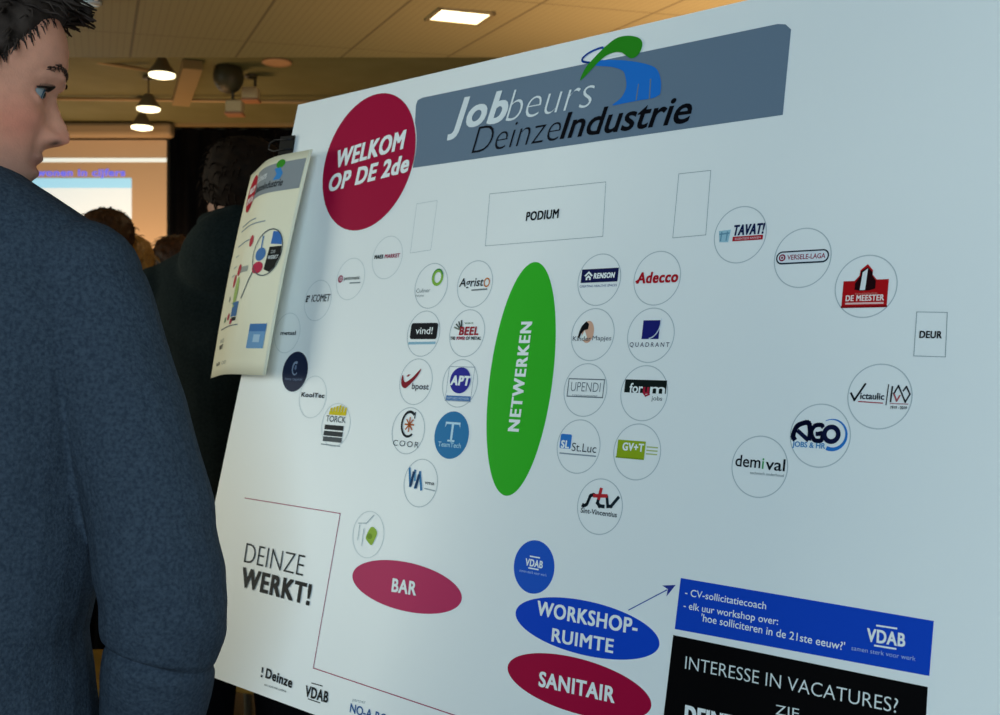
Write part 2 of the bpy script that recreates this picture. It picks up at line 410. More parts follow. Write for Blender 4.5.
# big zone ellipses
def zone(name, e, col, label, texts, ang=0):
    a = BArt(); u, v, rx, ry = e; a.ell(u, v, rx, ry, WHT, 0, 96); a.ell(u, v, rx-.0012, ry-.0012, col, 1, 96); o = bpart(a, name, label)
    t = BArt(z=.0008)
    for q in texts: t.quadtext(*q[:4], WHT, q[4] if len(q) > 4 else .024, 0)
    if texts: bpart(t, 'zone_lettering', None, o)
    return o
net = zone('networking_ellipse', (.0324, -.0205, .0441, .1235), '33b228', 'tall green networking ellipse', [])
t = BArt(z=.0008); p0, p1 = B(519, 432), B(533, 322); L = math.hypot(p1[0]-p0[0], p1[1]-p0[1]); cp = B(519, 432)[0]-B(508.5, 432)[0]
t.text('NETWERKEN', p0[0], p0[0]+L, p0[1], cp, WHT, .028, 0, 1, R(90), 1.08); bpart(t, 'zone_lettering', None, net)
zone('workshop_ellipse', (.1481, -.2547, .0854, .0258), '1046c4', 'blue workshop room ellipse', [('WORKSHOP-', (537, 614.5), (637.5, 634.5), (537, 600.5)), ('RUIMTE', (552, 641), (613.5, 653), (552, 628))])
zone('sanitary_ellipse', (.1464, -.3079, .0854, .0258), CRI, 'crimson washroom ellipse', [('SANITAIR', (539, 686), (615, 703), (539, 671))])
zone('bar_ellipse', (-.0965, -.2536, .0876, .0270), 'bc3460', 'bar ellipse with a glossy haze mixed into its red', [('BAR', (392, 591.5), (416.5, 595.5), (392, 578))])  # red lightened by the board's gloss veil, put into the ink colour
# red partition line, arrow
a = BArt(); a.line([B(245, 498), B(340.5, 513.5), B(313.5, 668), B(475, 722)], .0011, 'a02c58'); bpart(a, 'partition_line', 'thin plum line stepping round the lower left text')
a = BArt(); p, q = B(629, 610), B(667, 590); a.line([p, q], .0009, '2b4aa0')
d = Vector((q[0]-p[0], q[1]-p[1])).normalized(); n_ = Vector((-d.y, d.x)); tip = Vector(B(676, 585))
a.poly([tip, tip-d*.013+n_*.0052, tip-d*.009, tip-d*.013-n_*.0052], '2b3a90', 1); bpart(a, 'pointer_arrow', 'small blue arrow')
# blue and black information boxes
a = BArt(); a.poly([B(681, 578), B(675, 629), B(929.5, 676), B(934, 621)], '1246c0'); ib = bpart(a, 'info_box', 'royal blue information box')
a = BArt(z=.0008)
a.quadtext('- CV-sollicitatiecoach', (685.5, 595.5), (766.5, 609.5), (685.5, 588.5), WHT, .006)
a.quadtext('- elk uur workshop over:', (684, 608.5), (778.5, 625), (684, 601.5), WHT, .006)
a.quadtext("'hoe solliciteren in de 21ste eeuw?'", (701.5, 621), (845, 650.5), (701.5, 613.5), WHT, .006)
a.quadtext('VDAB', (867, 641), (905.5, 647), (867, 628), WHT, .022)
a.quadtext('samen sterk voor werk', (852, 650), (916, 661), (852, 645.5), 'a8c0e8', -.005)
a.line([B(877.5, 625.5), B(897, 628.5)], .0013, WHT, 2); a.line([B(875.5, 645.5), B(896, 648.8)], .0013, WHT, 2)
bpart(a, 'info_lettering', None, ib)
a = BArt(); a.poly([B(673.5, 635), B(928, 687), B(925, 740), B(661, 740)], '08080a'); vb = bpart(a, 'vacancy_box', 'black vacancies box')
a = BArt(z=.0008)
a.quadtext('INTERESSE IN VACATURES?', (685.5, 668.5), (898, 713), (685.5, 656), 'dde4e4', -.008)
a.quadtext('ZIE', (776, 714), (799.5, 718.5), (776, 704.5), 'dde4e4', -.005)
a.quadtext('DEINZEWERKT.BE', (684.5, 724), (835, 760), (684.5, 705), WHT, .035)
bpart(a, 'vacancy_lettering', None, vb)
# lower left lettering and small sponsor marks
a = BArt()
a.quadtext('DEINZE', (244, 562), (303, 576), (247, 543), '23282c', -.014)
a.quadtext('WERKT!', (240.5, 586), (309.5, 605), (243, 567.5), '14181b', .034)
bpart(a, 'slogan_lettering', 'black slogan in thin and heavy capitals')
a = BArt()
a.quadtext('Deinze', (265.5, 677.5), (292, 688), (265.5, 667.5), '15191c', .03)
a.poly([B(262.2, 667), B(264, 667.6), B(263, 673), B(261.8, 672.5)], '15191c', 2); a.poly([B(261.3, 674.5), B(263, 675.2), B(262.7, 677.5), B(261, 677)], '15191c', 2)
a.quadtext('een stad met ambitie', (264.5, 685.5), (286.5, 692.5), (264.5, 683), '3a4044', 0)
bpart(a, 'sponsor_mark')
a = BArt()
a.quadtext('VDAB', (305, 696), (328, 703), (305.5, 685), '15191c', .026)
a.line([B(312, 683), B(322.5, 686)], .0012, '15191c'); a.line([B(308.5, 698.8), B(320, 702.8)], .0012, '15191c'); bpart(a, 'sponsor_mark')
a = BArt()
a.quadtext('NO-A-RO', (350, 712), (387, 724), (350.5, 703), '2c5a94', .02)
a.quadtext('partner', (353, 701), (366, 704), (353, 697.5), '9aa6ac', 0); bpart(a, 'sponsor_mark')

# ---- exhibitor roundels, each a disc outline with its own mark (local frame: radius 1)
RR = .02656
def roundel(c, art, fill=None, line='aab4ba', lw=.036, name='exhibitor_roundel', label=None, rr=None):
    a = BArt(c, rr or RR, z=.0003)
    if fill: a.ell(0, 0, 1.03, 1.03, WHT, 0); a.ell(0, 0, .97, .97, fill, 1)
    else: a.ring(0, 0, 1, 1, lw, line)
    o = bpart(a, name, label)
    a = BArt(c, rr or RR, z=.0006); art(a); bpart(a, 'exhibitor_mark', None, o)
    return o
NAVY = '141a4c'
def r_renson(a):
    a.rect(-.84, -.10, .86, .42, NAVY)
    a.poly([(-.70, .17), (-.5, .34), (-.3, .17), (-.36, .13), (-.5, .25), (-.64, .13)], WHT, 1); a.poly([(-.62, 0), (-.62, .1), (-.5, .19), (-.38, .1), (-.38, 0), (-.46, 0), (-.46, .08), (-.54, .08), (-.54, 0)], WHT, 1)
    a.text('RENSON', -.26, .72, .05, .20, WHT, .035, .12); a.text('CREATING HEALTHY SPACES', -.86, .86, -.28, .085, '5a6a94', .01)
def r_adecco(a): a.text('Adecco', -.86, .90, -.17, .40, 'b01424', .028, .1); a.line([(-.86, -.1), (-.7, -.02)], .07, 'b01424', 2)
def r_kinder(a):
    a.ell(-.22, .10, .28, .42, 'd8a890', 0, 40); a.poly([(-.66, -.12), (-.62, .12), (-.52, .34), (-.34, .50), (-.2, .40), (-.22, .20), (-.40, .16), (-.52, .02), (-.58, -.14)], '0c0e14', 1)
    a.poly([(-.5, -.1), (-.36, .16), (-.22, -.12), (-.26, -.2), (-.46, -.2)], 'eef0ea', 2)
    a.text('Kinder', -.88, -.02, -.24, .17, '4a5058', 0, 0, 3); a.text('Mapjes', .04, .90, -.22, .17, '5a6068', 0, 0, 3)
def r_quadrant(a):
    a.rect(-.36, -.14, .36, .54, '1c2070'); V = [(-.12+.52*math.sin(R(q))*1.0, -.13+.66*(1-math.cos(R(q)))) for q in range(10, 95, 6)]
    a.line(V, .045, 'd8e0ea', 1); a.text('QUADRANT', -.84, .84, -.42, .16, '23264a', .004, 0, 1, 0, 1.5)
def r_upendi(a): a.frame(-.80, -.26, .84, .40, .04, '6a757c'); a.text('UPENDI', -.66, .70, -.06, .34, '5e6a72', -.01); a.text('interieurconcepten', -.55, .6, -.235, .07, '7c868c', 0)
def r_forum(a):
    a.rect(-.84, .0, .92, .47, '121c1c'); a.text('for', -.62, -.05, .0, .34, WHT, .02); a.text('u', -.04, .22, -.02, .34, 'a82038', .03); a.text('m', .26, .88, .0, .34, WHT, .02)
    a.line([(.0, .0), (.1, -.1), (.24, -.04)], .06, 'a82038', 2); a.text('jobs', .36, .80, -.24, .15, '4a5258', 0)
def r_stluc(a):
    a.poly(rounded(-.86, -.12, -.34, .42, .07), '2e78c8'); a.text('SL', -.80, -.42, -.10, .28, WHT, .03); a.text('St.Luc', -.28, .84, -.18, .30, '36404a', 0); a.line([(-.8, -.3), (.84, -.3)], .05, '8a96a0')
def r_gvt(a):
    a.rect(-.84, -.26, .34, .38, '94ac20'); a.text('GV+T', -.62, .28, .02, .27, WHT, .03)
    for k in range(3): a.line([(.42, .20-k*.12), (.84, .20-k*.12)], .045, 'b0bc78')
    a.line([(-.84, -.24), (.30, -.24)], .05, '7f9a18', 1)
def r_stv(a):
    a.line(spl([(-.72, -.02), (-.58, .02), (-.5, .2), (-.44, .34), (-.3, .36)], 6)[:-6], .12, '1c2a34')
    a.line([(-.02, .58), (-.10, .12), (.0, .02), (.16, .02)], .13, '1c2a34'); a.line([(-.26, .36), (.24, .40)], .13, 'c02c34', 1); a.line([(-.01, .60), (-.06, .30)], .13, 'c02c34', 1)
    a.line([(.28, .36), (.36, .04), (.5, .06), (.76, .38)], .12, '1c2a34'); a.text('Sint-Vincentius', -.80, .80, -.30, .18, '2c3840', .015)
def r_tavat(a):
    a.poly([(-.82, .18), (-.36, .20), (-.42, -.24), (-.76, -.22)], '9cc4d4'); a.line([(-.76, .06), (-.42, .08)], .05, '6a98b0', 1); a.line([(-.72, -.16), (-.7, .12)], .05, '6a98b0', 1); a.line([(-.5, -.16), (-.48, .12)], .05, '6a98b0', 1)
    a.text('TAVAT!', -.24, .92, -.02, .36, '14204c', .028, .2); a.rect(-.26, -.22, .88, -.06, 'b01c2c'); a.text('EIGENTIJDS BAKKEN', -.16, .80, -.18, .07, 'e0c0c4', .01)
def r_versele(a):
    a.poly(rounded(-.92, -.19, .92, .25, .215), '20303c'); a.poly(rounded(-.87, -.14, .87, .20, .165), 'dfe4ea', 1); a.ell(-.70, .03, .12, .12, '8c1c40', 2); a.ring(-.70, .03, .07, .07, .03, 'dfe4ea', 3)
    a.text('VERSELE-LAGA', -.52, .80, -.05, .165, '8c1c40', .018)
def r_meester(a):
    K = '24080e'; RD = 'b4141a'
    a.poly([(-.72, -.66), (.72, -.66), (.72, .20), (.34, .20), (.20, .36), (.20, .50), (.02, .70), (-.20, .52), (-.22, .34), (-.36, .18), (-.72, .18)], RD); a.frame(-.72, -.66, .72, -.63, .03, '8a0c14', 1)
    a.poly([(-.34, -.10), (-.34, .10), (-.18, .34), (-.18, .48), (.02, .60), (.20, .44), (.20, .32), (.32, .16), (.32, -.08), (.12, -.14), (-.18, -.14)], K, 1)
    a.poly([(-.17, -.12), (-.12, .44), (.04, .56), (.0, -.12)], 'e4e6e8', 2); a.text('DE MEESTER', -.60, .62, -.46, .18, 'f0dcd8', .026, 0, 2); a.rect(-.60, -.57, .62, -.51, 'e8b8b4', 2); a.text('BOUW & ONDERNEMING', -.3, .4, -.26, .05, 'd88880', 0, 0, 2)
def r_victaulic(a):
    a.line([(-.88, .06), (-.76, -.14), (-.46, .36)], .06, '12181e'); a.text('ictaulic', -.58, .16, -.10, .20, '1e2a38', .02); a.line([(-.62, -.18), (.12, -.20)], .035, 'b05058')
    a.line([(.26, .36), (.23, -.24)], .03, '20242c'); a.line([(.38, .30), (.36, -.14)], .05, '20242c')
    a.line([(.44, .1), (.56, .34), (.80, -.14), (.92, .10), (.80, .32), (.72, .2)], .045, '20242c'); a.line([(.44, .1), (.54, -.12), (.62, .04)], .045, 'b05058'); a.line([(.36, -.2), (.88, -.2)], .03, 'b08088'); a.text('1919 - 2019', .38, .86, -.36, .09, '20242c', .015)
def r_ago(a):
    D = '10183c'
    a.ring(.40, .04, .50, .50, .13, '2a78c8', 0, 40, -110, 120, .02); a.line(spl([(-.84, -.14), (-.82, .16), (-.66, .32), (-.38, .34), (-.36, -.16)], 6)[:-6], .15, D, 1); a.line([(-.7, .08), (-.40, -.14)], .13, D, 1)
    a.line(spl([(.06, .30), (-.16, .30), (-.28, .1), (-.16, -.14), (.06, -.14), (.08, .06), (-.08, .06)], 6)[:-6], .13, D, 1); a.ring(.38, .06, .30, .30, .15, D, 2)
    a.text('JOBS & HR', -.88, .22, -.40, .17, '3a88c0', .02)
def r_demival(a):
    a.text('dem', -.86, .04, -.05, .38, '101820', .010, 0); a.text('i', .10, .16, -.06, .36, '3a9a58', .02); a.text('val', .22, .90, -.08, .38, '101820', .010); a.text('technisch onderhoud', -.30, .88, -.26, .09, '6a7880', 0)
def r_agristo(a): a.text('Agrist', -.88, .50, -.10, .36, '12161c', .012, .1); a.ring(.68, .04, .17, .20, .06, 'c87840'); a.line([(-.1, -.26), (.72, -.24)], .06, '6a7478')
def r_culinor(a):
    a.ring(.34, .36, .34, .38, .15, '88b848', 0, 40, 60, 420, .13); a.ring(.34, .36, .34, .38, .08, '2e8448', 1, 30, 20, 200, .02); a.text('Culinor', -.86, .0, -.28, .17, '6a7478', 0); a.text('food group', -.86, -.34, -.46, .10, '8a9498', 0)
def r_vind(a): a.poly(rounded(-.80, -.24, .84, .46, .12), '10141c'); a.text('vind!', -.48, .56, -.02, .30, WHT, .008); a.line([(-.78, -.42), (.76, -.40)], .11, '90b8cc')
def r_beel(a):
    for k, q in enumerate((100, 120, 140, 160)): a.line([(-.30+.14*math.cos(R(q)), .10+.14*math.sin(R(q))), (-.30+.46*math.cos(R(q)), .10+.42*math.sin(R(q)))], .07, ('20241c', '2c3228', '5a6258', '7a847a')[k])
    a.text('van', -.2, .3, .38, .10, '6a8468', .01); a.text('BEEL', -.44, .66, -.08, .34, 'a01c2c', .034, .1)
    a.text('THE', -.90, -.62, -.28, .13, '14181c', .035); a.text('POWER', -.54, -.06, -.28, .13, '9c2040', .035); a.text('OF METAL', .0, .84, -.28, .13, '14181c', .035)
def r_bpost(a): a.poly(spl([(-.84, .28), (-.72, .02), (-.56, -.02), (-.2, .20), (.22, .56), (.12, .30), (-.24, -.06), (-.58, -.30), (-.82, -.20), (-.90, .04)], 5), '8c1428'); a.poly([(-.62, .22), (-.50, .30), (-.36, .30), (-.5, .2)], '8c1428'); a.text('bpost', -.18, .84, -.32, .26, '34303a', .012)
def r_apt(a): a.frame(-.70, -.74, .74, .68, .025, '9aa4b0'); a.rect(-.66, -.72, .72, -.52, '4a78b0'); a.text('APPLIED POWER', -.6, .64, -.67, .09, 'b8cce0', .01); a.ell(.02, .12, .58, .54, '2c2c94', 1); a.text('APT', -.52, .60, -.08, .38, WHT, .04, .12, 2)
def r_tea(a): a.rect(-.40, .44, .44, .53, 'bfe0f0', 1); a.poly([(-.40, .5), (-.40, .30), (-.33, .44)], 'bfe0f0', 1); a.poly([(.44, .5), (.44, .30), (.37, .44)], 'bfe0f0', 1); a.rect(-.04, -.24, .08, .46, 'bfe0f0', 1); a.rect(-.18, -.27, .22, -.20, 'bfe0f0', 1); a.text('TeamTech', -.68, .62, -.50, .20, 'a8d0e4', .012)
def r_coor(a):
    a.ring(.0, .28, .48, .58, .12, '101820', 0, 40, 50, 310, .10); a.line([(.31, .78), (.31, .56)], .06, '101820')
    for k in range(8): a.line([(.04, .26), (.04+.26*math.cos(k*PI/4), .26+.28*math.sin(k*PI/4))], .07, 'b86030')
    a.text('COOR', -.80, .78, -.68, .24, '3a4248', .0, 0, 1, 0, 1.3)
def r_vma(a):
    a.line([(-.74, .52), (-.58, -.16), (-.40, .46)], .12, '2f78ac'); a.line([(-.46, .36), (-.54, -.10)], .15, '123c64', 1); a.line([(-.40, .46), (-.34, .1)], .10, '5a9cc8'); a.line([(-.28, -.2), (-.10, .42), (.10, -.24)], .12, '2f78ac'); a.line([(-.14, .26), (-.22, -.16)], .15, '123c64', 1)
    a.text('vma', .26, .82, -.02, .15, '2c343a', .02); a.line([(.3, -.2), (.9, -.24)], .05, 'a0acb2')
def r_icomet(a): a.text("E'", -.90, -.62, -.06, .30, '14181c', .035, .2); a.text('ICOMET', -.46, .92, -.06, .34, '14181c', .014, .1)
def r_tomatic(a): a.ell(-.70, .02, .18, .18, '9c4a5c'); a.ring(-.66, .02, .1, .1, .05, 'd8c0c8', 1); a.text('pentomatic', -.44, .66, -.04, .17, '46524e', .02); a.line([(.02, -.20), (.72, -.20)], .06, '7c888c')
def r_mado(a): a.text('MAES', -.86, -.26, -.03, .17, '14201c', .04, .1); a.text('MARKET', -.16, .84, -.03, .17, '9a2848', .035, .1)
def r_moon(a): a.ring(.0, .16, .26, .34, .13, '8898b0', 0, 30, 60, 320, .05); a.ell(.02, .2, .08, .12, '6a7c98', 1); a.text('luna capital', -.64, .64, -.42, .13, '7484a0', 0)
def r_kool(a): a.text('KoolTec', -.84, .86, -.02, .21, '1e2026', .03)
def r_torck(a):
    for k in range(6): a.poly([(-.56+k*.2, .46), (-.50+k*.2, .90-.05*abs(k-3)), (-.36+k*.2, .92-.05*abs(k-3)), (-.38+k*.2, .46)], 'dcc418')
    a.rect(-.56, .44, .62, .60, 'dcc418', 1); a.text('TORCK', -.72, .66, .12, .28, '1c2024', .004)
    for k, z in enumerate((-.14, -.42, -.68)): a.rect(-.74, z-.10, .58, z+.12, ('20242a', '343a3e', '50565a')[k])
    a.line([(-.8, -.92), (.5, -.94)], .05, '8a9498')
def r_tree(a):
    a.poly(spl([(-.1, -.12), (.1, .3), (.36, .32), (.56, .12), (.44, -.22), (.3, -.42), (.02, -.28)], 5), '98b840'); a.ell(.12, -.06, .18, .12, '7a9a2c', 1); a.line([(-.7, .40), (-.2, .46), (.2, .84)], .04, 'a8b4b8'); a.line([(-.3, -.5), (-.3, .2)], .04, 'a8b4b8'); a.line([(-.6, .34), (-.6, -.3)], .04, 'a8b4b8')
def r_sticker(a): a.text('metaal', -.5, .7, -.1, .2, '20262a', .02)
def r_vdab(a): a.text('VDAB', -.42, .42, .0, .26, WHT, .025); a.line([(-.22, .36), (.22, .36)], .05, WHT); a.line([(-.22, -.07), (.22, -.07)], .05, WHT); a.text('samen sterk voor werk', -.66, .66, -.26, .10, 'a8c0e8', 0)
LIST = [((.1187, .0797), r_renson), ((.1870, .0786), r_adecco), ((.1185, .0243), r_kinder), ((.1869, .0235), r_quadrant), ((.1174, -.0309), r_upendi), ((.1865, -.0317), r_forum),
        ((.1171, -.0866), r_stluc), ((.1859, -.0870), r_gvt), ((.1506, -.1415), r_stv), ((.2712, .1155), r_tavat), ((.3339, .0909), r_versele), ((.3923, .0639), r_meester),
        ((.4114, -.0267), r_victaulic), ((.3642, -.0610), r_ago), ((.3123, -.0908), r_demival), ((-.0506, .0812), r_agristo), ((-.1188, .0814), r_culinor), ((-.1208, .0260), r_vind),
        ((-.0527, .0263), r_beel), ((-.1225, -.0292), r_bpost), ((-.0536, -.0291), r_apt), ((-.1242, -.0849), r_coor), ((-.0934, -.1410), r_vma),
        ((-.3203, .0693), r_icomet), ((-.2626, .0949), r_tomatic), ((-.2004, .1188), r_mado), ((-.3020, -.0531), r_kool), ((-.2506, -.0852), r_torck), ((-.1664, -.2060), r_tree), ((-.3730, .0277), r_sticker)]
for c, f in LIST: roundel(c, f, line='b9c2c6' if c[0] > -.15 else 'd0d7d8')
roundel((-.0557, -.0858), r_tea, fill='2c78ac', label='solid blue roundel with a white capital letter')
roundel((-.3446, -.0223), r_moon, fill='202a44', label='solid dark navy roundel')
roundel((.0799, -.2080), r_vdab, fill='1f58c4', label='solid blue roundel above the workshop ellipse', rr=.0266)

# ------------------------------------------------------------------ leaflet clipped to the board's left edge (bent A4 sheet)
LW, LH = .21, .297
RTX, RTY = B(325, 156); RBX, RBY = B(286, 384)
top_y = RTY+.002; slant = (RBX-RTX)/(top_y-RBY)
Z0 = .022
def sheet(x, y, up=0.0):
    """x from the sheet's left edge, y up from its bottom edge, metres on the paper -> board frame"""
    s_ = LW-x; flat_ = .055; a_max = R(27)
    if s_ <= flat_: bx, bz, an = s_, 0.0, 0.0
    else:
        q = s_-flat_; Lc = .07; k = a_max/Lc
        if q < Lc: bx, bz, an = flat_+math.sin(k*q)/k, (1-math.cos(k*q))/k, k*q
        else: bx, bz, an = flat_+math.sin(a_max)/k+(q-Lc)*math.cos(a_max), (1-math.cos(a_max))/k+(q-Lc)*math.sin(a_max), a_max
    vy = LH-y
    X = RTX-bx+slant*vy; Y = top_y-vy; Z = Z0+.012*vy/LH-bz*(.85+.10*vy/LH)+.004*math.sin(PI*vy/LH)
    Z += up*math.cos(an); X -= up*math.sin(an)
    return (X-bc[0], Y-bc[1], Z)
b = MB(); nx, ny = 28, 14; vs = []
for side in (0, -.0012):
    for j in range(ny+1):
        for i in range(nx+1): vs.append(sheet(LW*i/nx, LH*j/ny, side))
fs = []; K = (nx+1)*(ny+1)
for j in range(ny):
    for i in range(nx):
        q = j*(nx+1)+i; fs.append((q, q+1, q+nx+2, q+nx+1)); fs.append((K+q, K+q+nx+1, K+q+nx+2, K+q+1))
for i in range(nx): fs.append((i, K+i, K+i+1, i+1)); q = ny*(nx+1)+i; fs.append((q, q+1, K+q+1, K+q))
for j in range(ny): q = j*(nx+1); fs.append((q, q+nx+1, K+q+nx+1, K+q)); q += nx; fs.append((q, K+q, K+q+nx+1, q+nx+1))
b.add(vs, fs)
leaf = b.build('leaflet_sheet', mat('leaflet_paper', 'efe9cf', .6, .2), smooth=True); leaf.matrix_world = MBd
tag(leaf, 'curled cream paper sheet with a small floor plan clipped to the board edge', 'paper sheet')
warp = lambda x, y, z: sheet(x, y, z)
def L_art(dx=0.0, dy=0.0): return Art((dx, dy), z=.0005, warp=warp)
a = L_art(); a.rect(.070, .245, .203, .286, '8d9398', 0, 14); a.text('Jobbeurs', .070, .118, .268, .011, 'dfe3e6', .01, .2); a.text('DeinzeIndustrie', .078, .165, .252, .010, '22262c', .02, .2)
a.ell(.150, .284, .010, .006, '3a9028', 2, 20); a.poly([(.138, .278), (.150, .280), (.160, .270), (.156, .262), (.140, .262), (.146, .270)], '3c86c8', 2); a.build('leaflet_header', leaf)
a = L_art(.016, .002); a.ell(.034, .257, .027, .027, 'b4182f', 1, 40); a.text('WELKOM', .016, .052, .258, .009, WHT, .03, .1); a.text('OP DE 2de', .014, .054, .243, .009, WHT, .03, .1); a.build('leaflet_disc', leaf)
a = L_art(.010)
for k, (xa, xb, yy) in enumerate(((.030, .105, .212), (.030, .135, .205), (.030, .100, .183), (.030, .050, .168), (.030, .052, .152), (.030, .05, .140))): a.line([(xa+(xb-xa)*i/6, yy) for i in range(7)], .0018, '8a98a0' if k < 3 else 'b0b8b0')
a.build('text_lines', leaf); a = L_art(.010)
a.line([(.018+.1*i/6, .066) for i in range(7)], .0016, '70787c'); a.text('DEINZE', .030, .062, .046, .005, '8a9090', 0); a.text('WERKT!', .030, .062, .037, .006, '3c4044', .03); a.text('Deinze VDAB', .030, .060, .014, .005, '4a5054', .02); a.text('NOARO', .078, .1, .014, .005, 'a0a4a0', .0); a.build('footer_lettering', leaf)
a = L_art(.024, -.022)
cx, cy, r_ = .142, .183, .032
a.ring(cx, cy, r_, r_, .0016, '50585c', 2); a.line([(.118, .158), (.112, .148), (.100, .124)], .0022, '50585c', 1)
cl = lambda pts: [(x, y) for x, y in pts]
a.poly([(.146, .194), (.146, .211), (.158, .210), (.166, .204), (.170, .192)], '3a70b8', 1); a.poly([(.142, .160), (.145, .190), (.171, .190), (.172, .178), (.164, .162), (.155, .156)], '16181a', 1)
a.ell(.128, .181, .011, .009, '4a78b0', 1, 30); a.line([(.127, .190), (.126, .205)], .0025, '4a78b0', 1); a.ell(.127, .163, .012, .008, 'c02c4c', 1, 30)
a.text('WERKT', .146, .168, .173, .005, 'd8dcdc', .02, 0, 2); a.text('ZIE', .15, .16, .181, .004, 'b8bcbc', .0, 0, 2)
a.build('leaflet_magnifier', leaf)
a = L_art(.014)
a.ell(.078, .143, .010, .008, 'c0404c', 1, 24); a.ell(.058, .130, .009, .009, 'c84854', 1, 24); a.ell(.105, .180, .006, .008, 'c0404c', 1, 24); a.rect(.082, .138, .112, .146, 'a0a49c', 0, 4); a.ell(.084, .112, .009, .021, 'a8c070', 1, 30); a.line([(.07, .098), (.095, .094)], .002, 'a8b880'); a.build('plan_marks', leaf); a = L_art(.014)
a.rect(.080, .078, .104, .098, '4a74a8', 1, 3); a.rect(.086, .072, .104, .077, '2a2e30', 1, 3); a.ell(.062, .080, .008, .005, 'b83c58', 1, 20); a.ell(.084, .072, .006, .004, 'b83c58', 1, 20); a.ell(.036, .078, .007, .004, '88a080', 1, 20); a.ell(.045, .106, .004, .004, '888c80', 1, 20)
a.build('plan_legend', leaf); a = L_art(.014); a.rect(.146, .034, .182, .066, '6c9cc8', 1, 6); a.rect(.146, .056, .182, .066, '3c74b0', 2, 6); a.rect(.158, .042, .172, .052, 'a8c8e0', 3, 3)
a.build('picture_block', leaf)

# binder clip on the board edge holding the sheet
ce = B(292, 145)
clip = empty('binder_clip', (0, 0, 0)); clip.matrix_world = MBd @ Matrix.Translation((BL-bc[0]-.006, ce[1]-bc[1]-.001, 0))
tag(clip, 'small black binder clip gripping the upper left edge of the board', 'binder clip')
b = MB()
prof = [(.014, .0035), (-.012, .0075), (-.0135, .004), (-.0135, -.012), (-.012, -.0155), (.014, -.0115)]
inn = [(.014, .0022), (-.011, .006), (-.0122, .003), (-.0122, -.011), (-.011, -.014), (.014, -.0102)]
b.loft([[Vector((x, y, z)) for x, z in prof]+[Vector((x, y, z)) for x, z in reversed(inn)] for y in (-.0125, .0125)])
b.build('clip_body', mat('clip_black', '08090c', .5, .25), clip)
for sgn, zz in ((1, .004), (-1, -.012)):
    b = MB(); b.tube([(.011, -.007, zz+.001*sgn), (.0, -.007, zz+.0045*sgn), (-.020, -.008, zz+.006*sgn), (-.030, -.004, zz+.007*sgn), (-.030, .004, zz+.007*sgn), (-.020, .008, zz+.006*sgn), (.0, .007, zz+.0045*sgn), (.011, .007, zz+.001*sgn)], .0011, 8)
    b.build('wire_handle', mat('clip_wire', '0e0e14', .5, .4, .2), clip, smooth=True)

# easel behind the board, carrying it on two pegs
m_easel = mat('easel_black_metal', '0e0e10', .4, .5, .3)
base = O+U*.107; easel = empty('display_easel', (base.x, base.y+.25, 0)); tag(easel, 'black metal easel standing behind the white board', 'easel')
def W(u, v, z): return O+U*u+UP*v+N*z-easel.location
for u0 in (-.06, .28):
    b = MB(); p = W(u0, BT-.1, -.026); q0 = W(u0, BB-.03, -.026); dq = (q0-p).normalized(); t_ = -p.z/dq.z; b.tube([p, p+dq*(t_-.004)], .013, 10); b.build('front_leg', m_easel, easel, True)
    b = MB(); b.tube([W(u0, BB-.011, -.034), W(u0, BB-.011, .020)], .008, 10); b.tube([W(u0, BB-.012, .016), W(u0, BB+.004, .016)], .005, 8); b.build('support_peg', m_easel, easel, True)
b = MB(); p = W(.11, BT-.11, -.04); b.tube([p, Vector((p.x+.42, p.y+.52, .004))], .012, 10); b.build('rear_leg', m_easel, easel, True)
for v in (BT-.1, BB+.12):
    b = MB(); b.tube([W(-.07, v, -.026), W(.29, v, -.026)], .010, 10); b.build('crossbar', m_easel, easel, True)

# ------------------------------------------------------------------ people
def attr_mat(name, rough=.55):
    m = bpy.data.materials.new(name); m.use_nodes = True; nt = m.node_tree; bs = nt.nodes['Principled BSDF']
    at = nt.nodes.new('ShaderNodeVertexColor'); at.layer_name = 'tone'
    tc = nt.nodes.new('ShaderNodeTexCoord'); n = nt.nodes.new('ShaderNodeTexNoise'); n.inputs['Scale'].default_value = 90; n.inputs['Detail'].default_value = 5
    nt.links.new(tc.outputs['Object'], n.inputs['Vector'])
    r = nt.nodes.new('ShaderNodeMapRange'); r.inputs[3].default_value = .86; r.inputs[4].default_value = 1.14; nt.links.new(n.outputs['Fac'], r.inputs[0])
    x = nt.nodes.new('ShaderNodeVectorMath'); x.operation = 'SCALE'; nt.links.new(at.outputs['Color'], x.inputs[0]); nt.links.new(r.outputs[0], x.inputs['Scale'])
    nt.links.new(x.outputs[0], bs.inputs['Base Color']); bs.inputs['Roughness'].default_value = rough; bs.inputs['Specular IOR Level'].default_value = .35
    bs.inputs['Subsurface Weight'].default_value = .08; bs.inputs['Subsurface Radius'].default_value = (.01, .004, .002)
    bp = nt.nodes.new('ShaderNodeBump'); bp.inputs['Strength'].default_value = .25; bp.inputs['Distance'].default_value = .001
    n2 = nt.nodes.new('ShaderNodeTexNoise'); n2.inputs['Scale'].default_value = 420; nt.links.new(tc.outputs['Object'], n2.inputs['Vector'])
    nt.links.new(n2.outputs['Fac'], bp.inputs['Height']); nt.links.new(bp.outputs['Normal'], bs.inputs['Normal'])
    return m
m_skin = attr_mat('skin')
HZ = [0, .008, .018, .035, .047, .057, .066, .074, .088, .100, .114, .128, .140, .158, .175, .192, .206, .218, .228, .234]
HF = [.066, .083, .089, .084, .088, .0865, .090, .0885, .089, .090, .090, .0915, .0985, .1015, .1005, .095, .085, .066, .040, .012]
HBk = [.000, -.008, -.018, -.034, -.046, -.056, -.064, -.070, -.080, -.086, -.092, -.097, -.100, -.101, -.098, -.090, -.078, -.060, -.038, -.012]
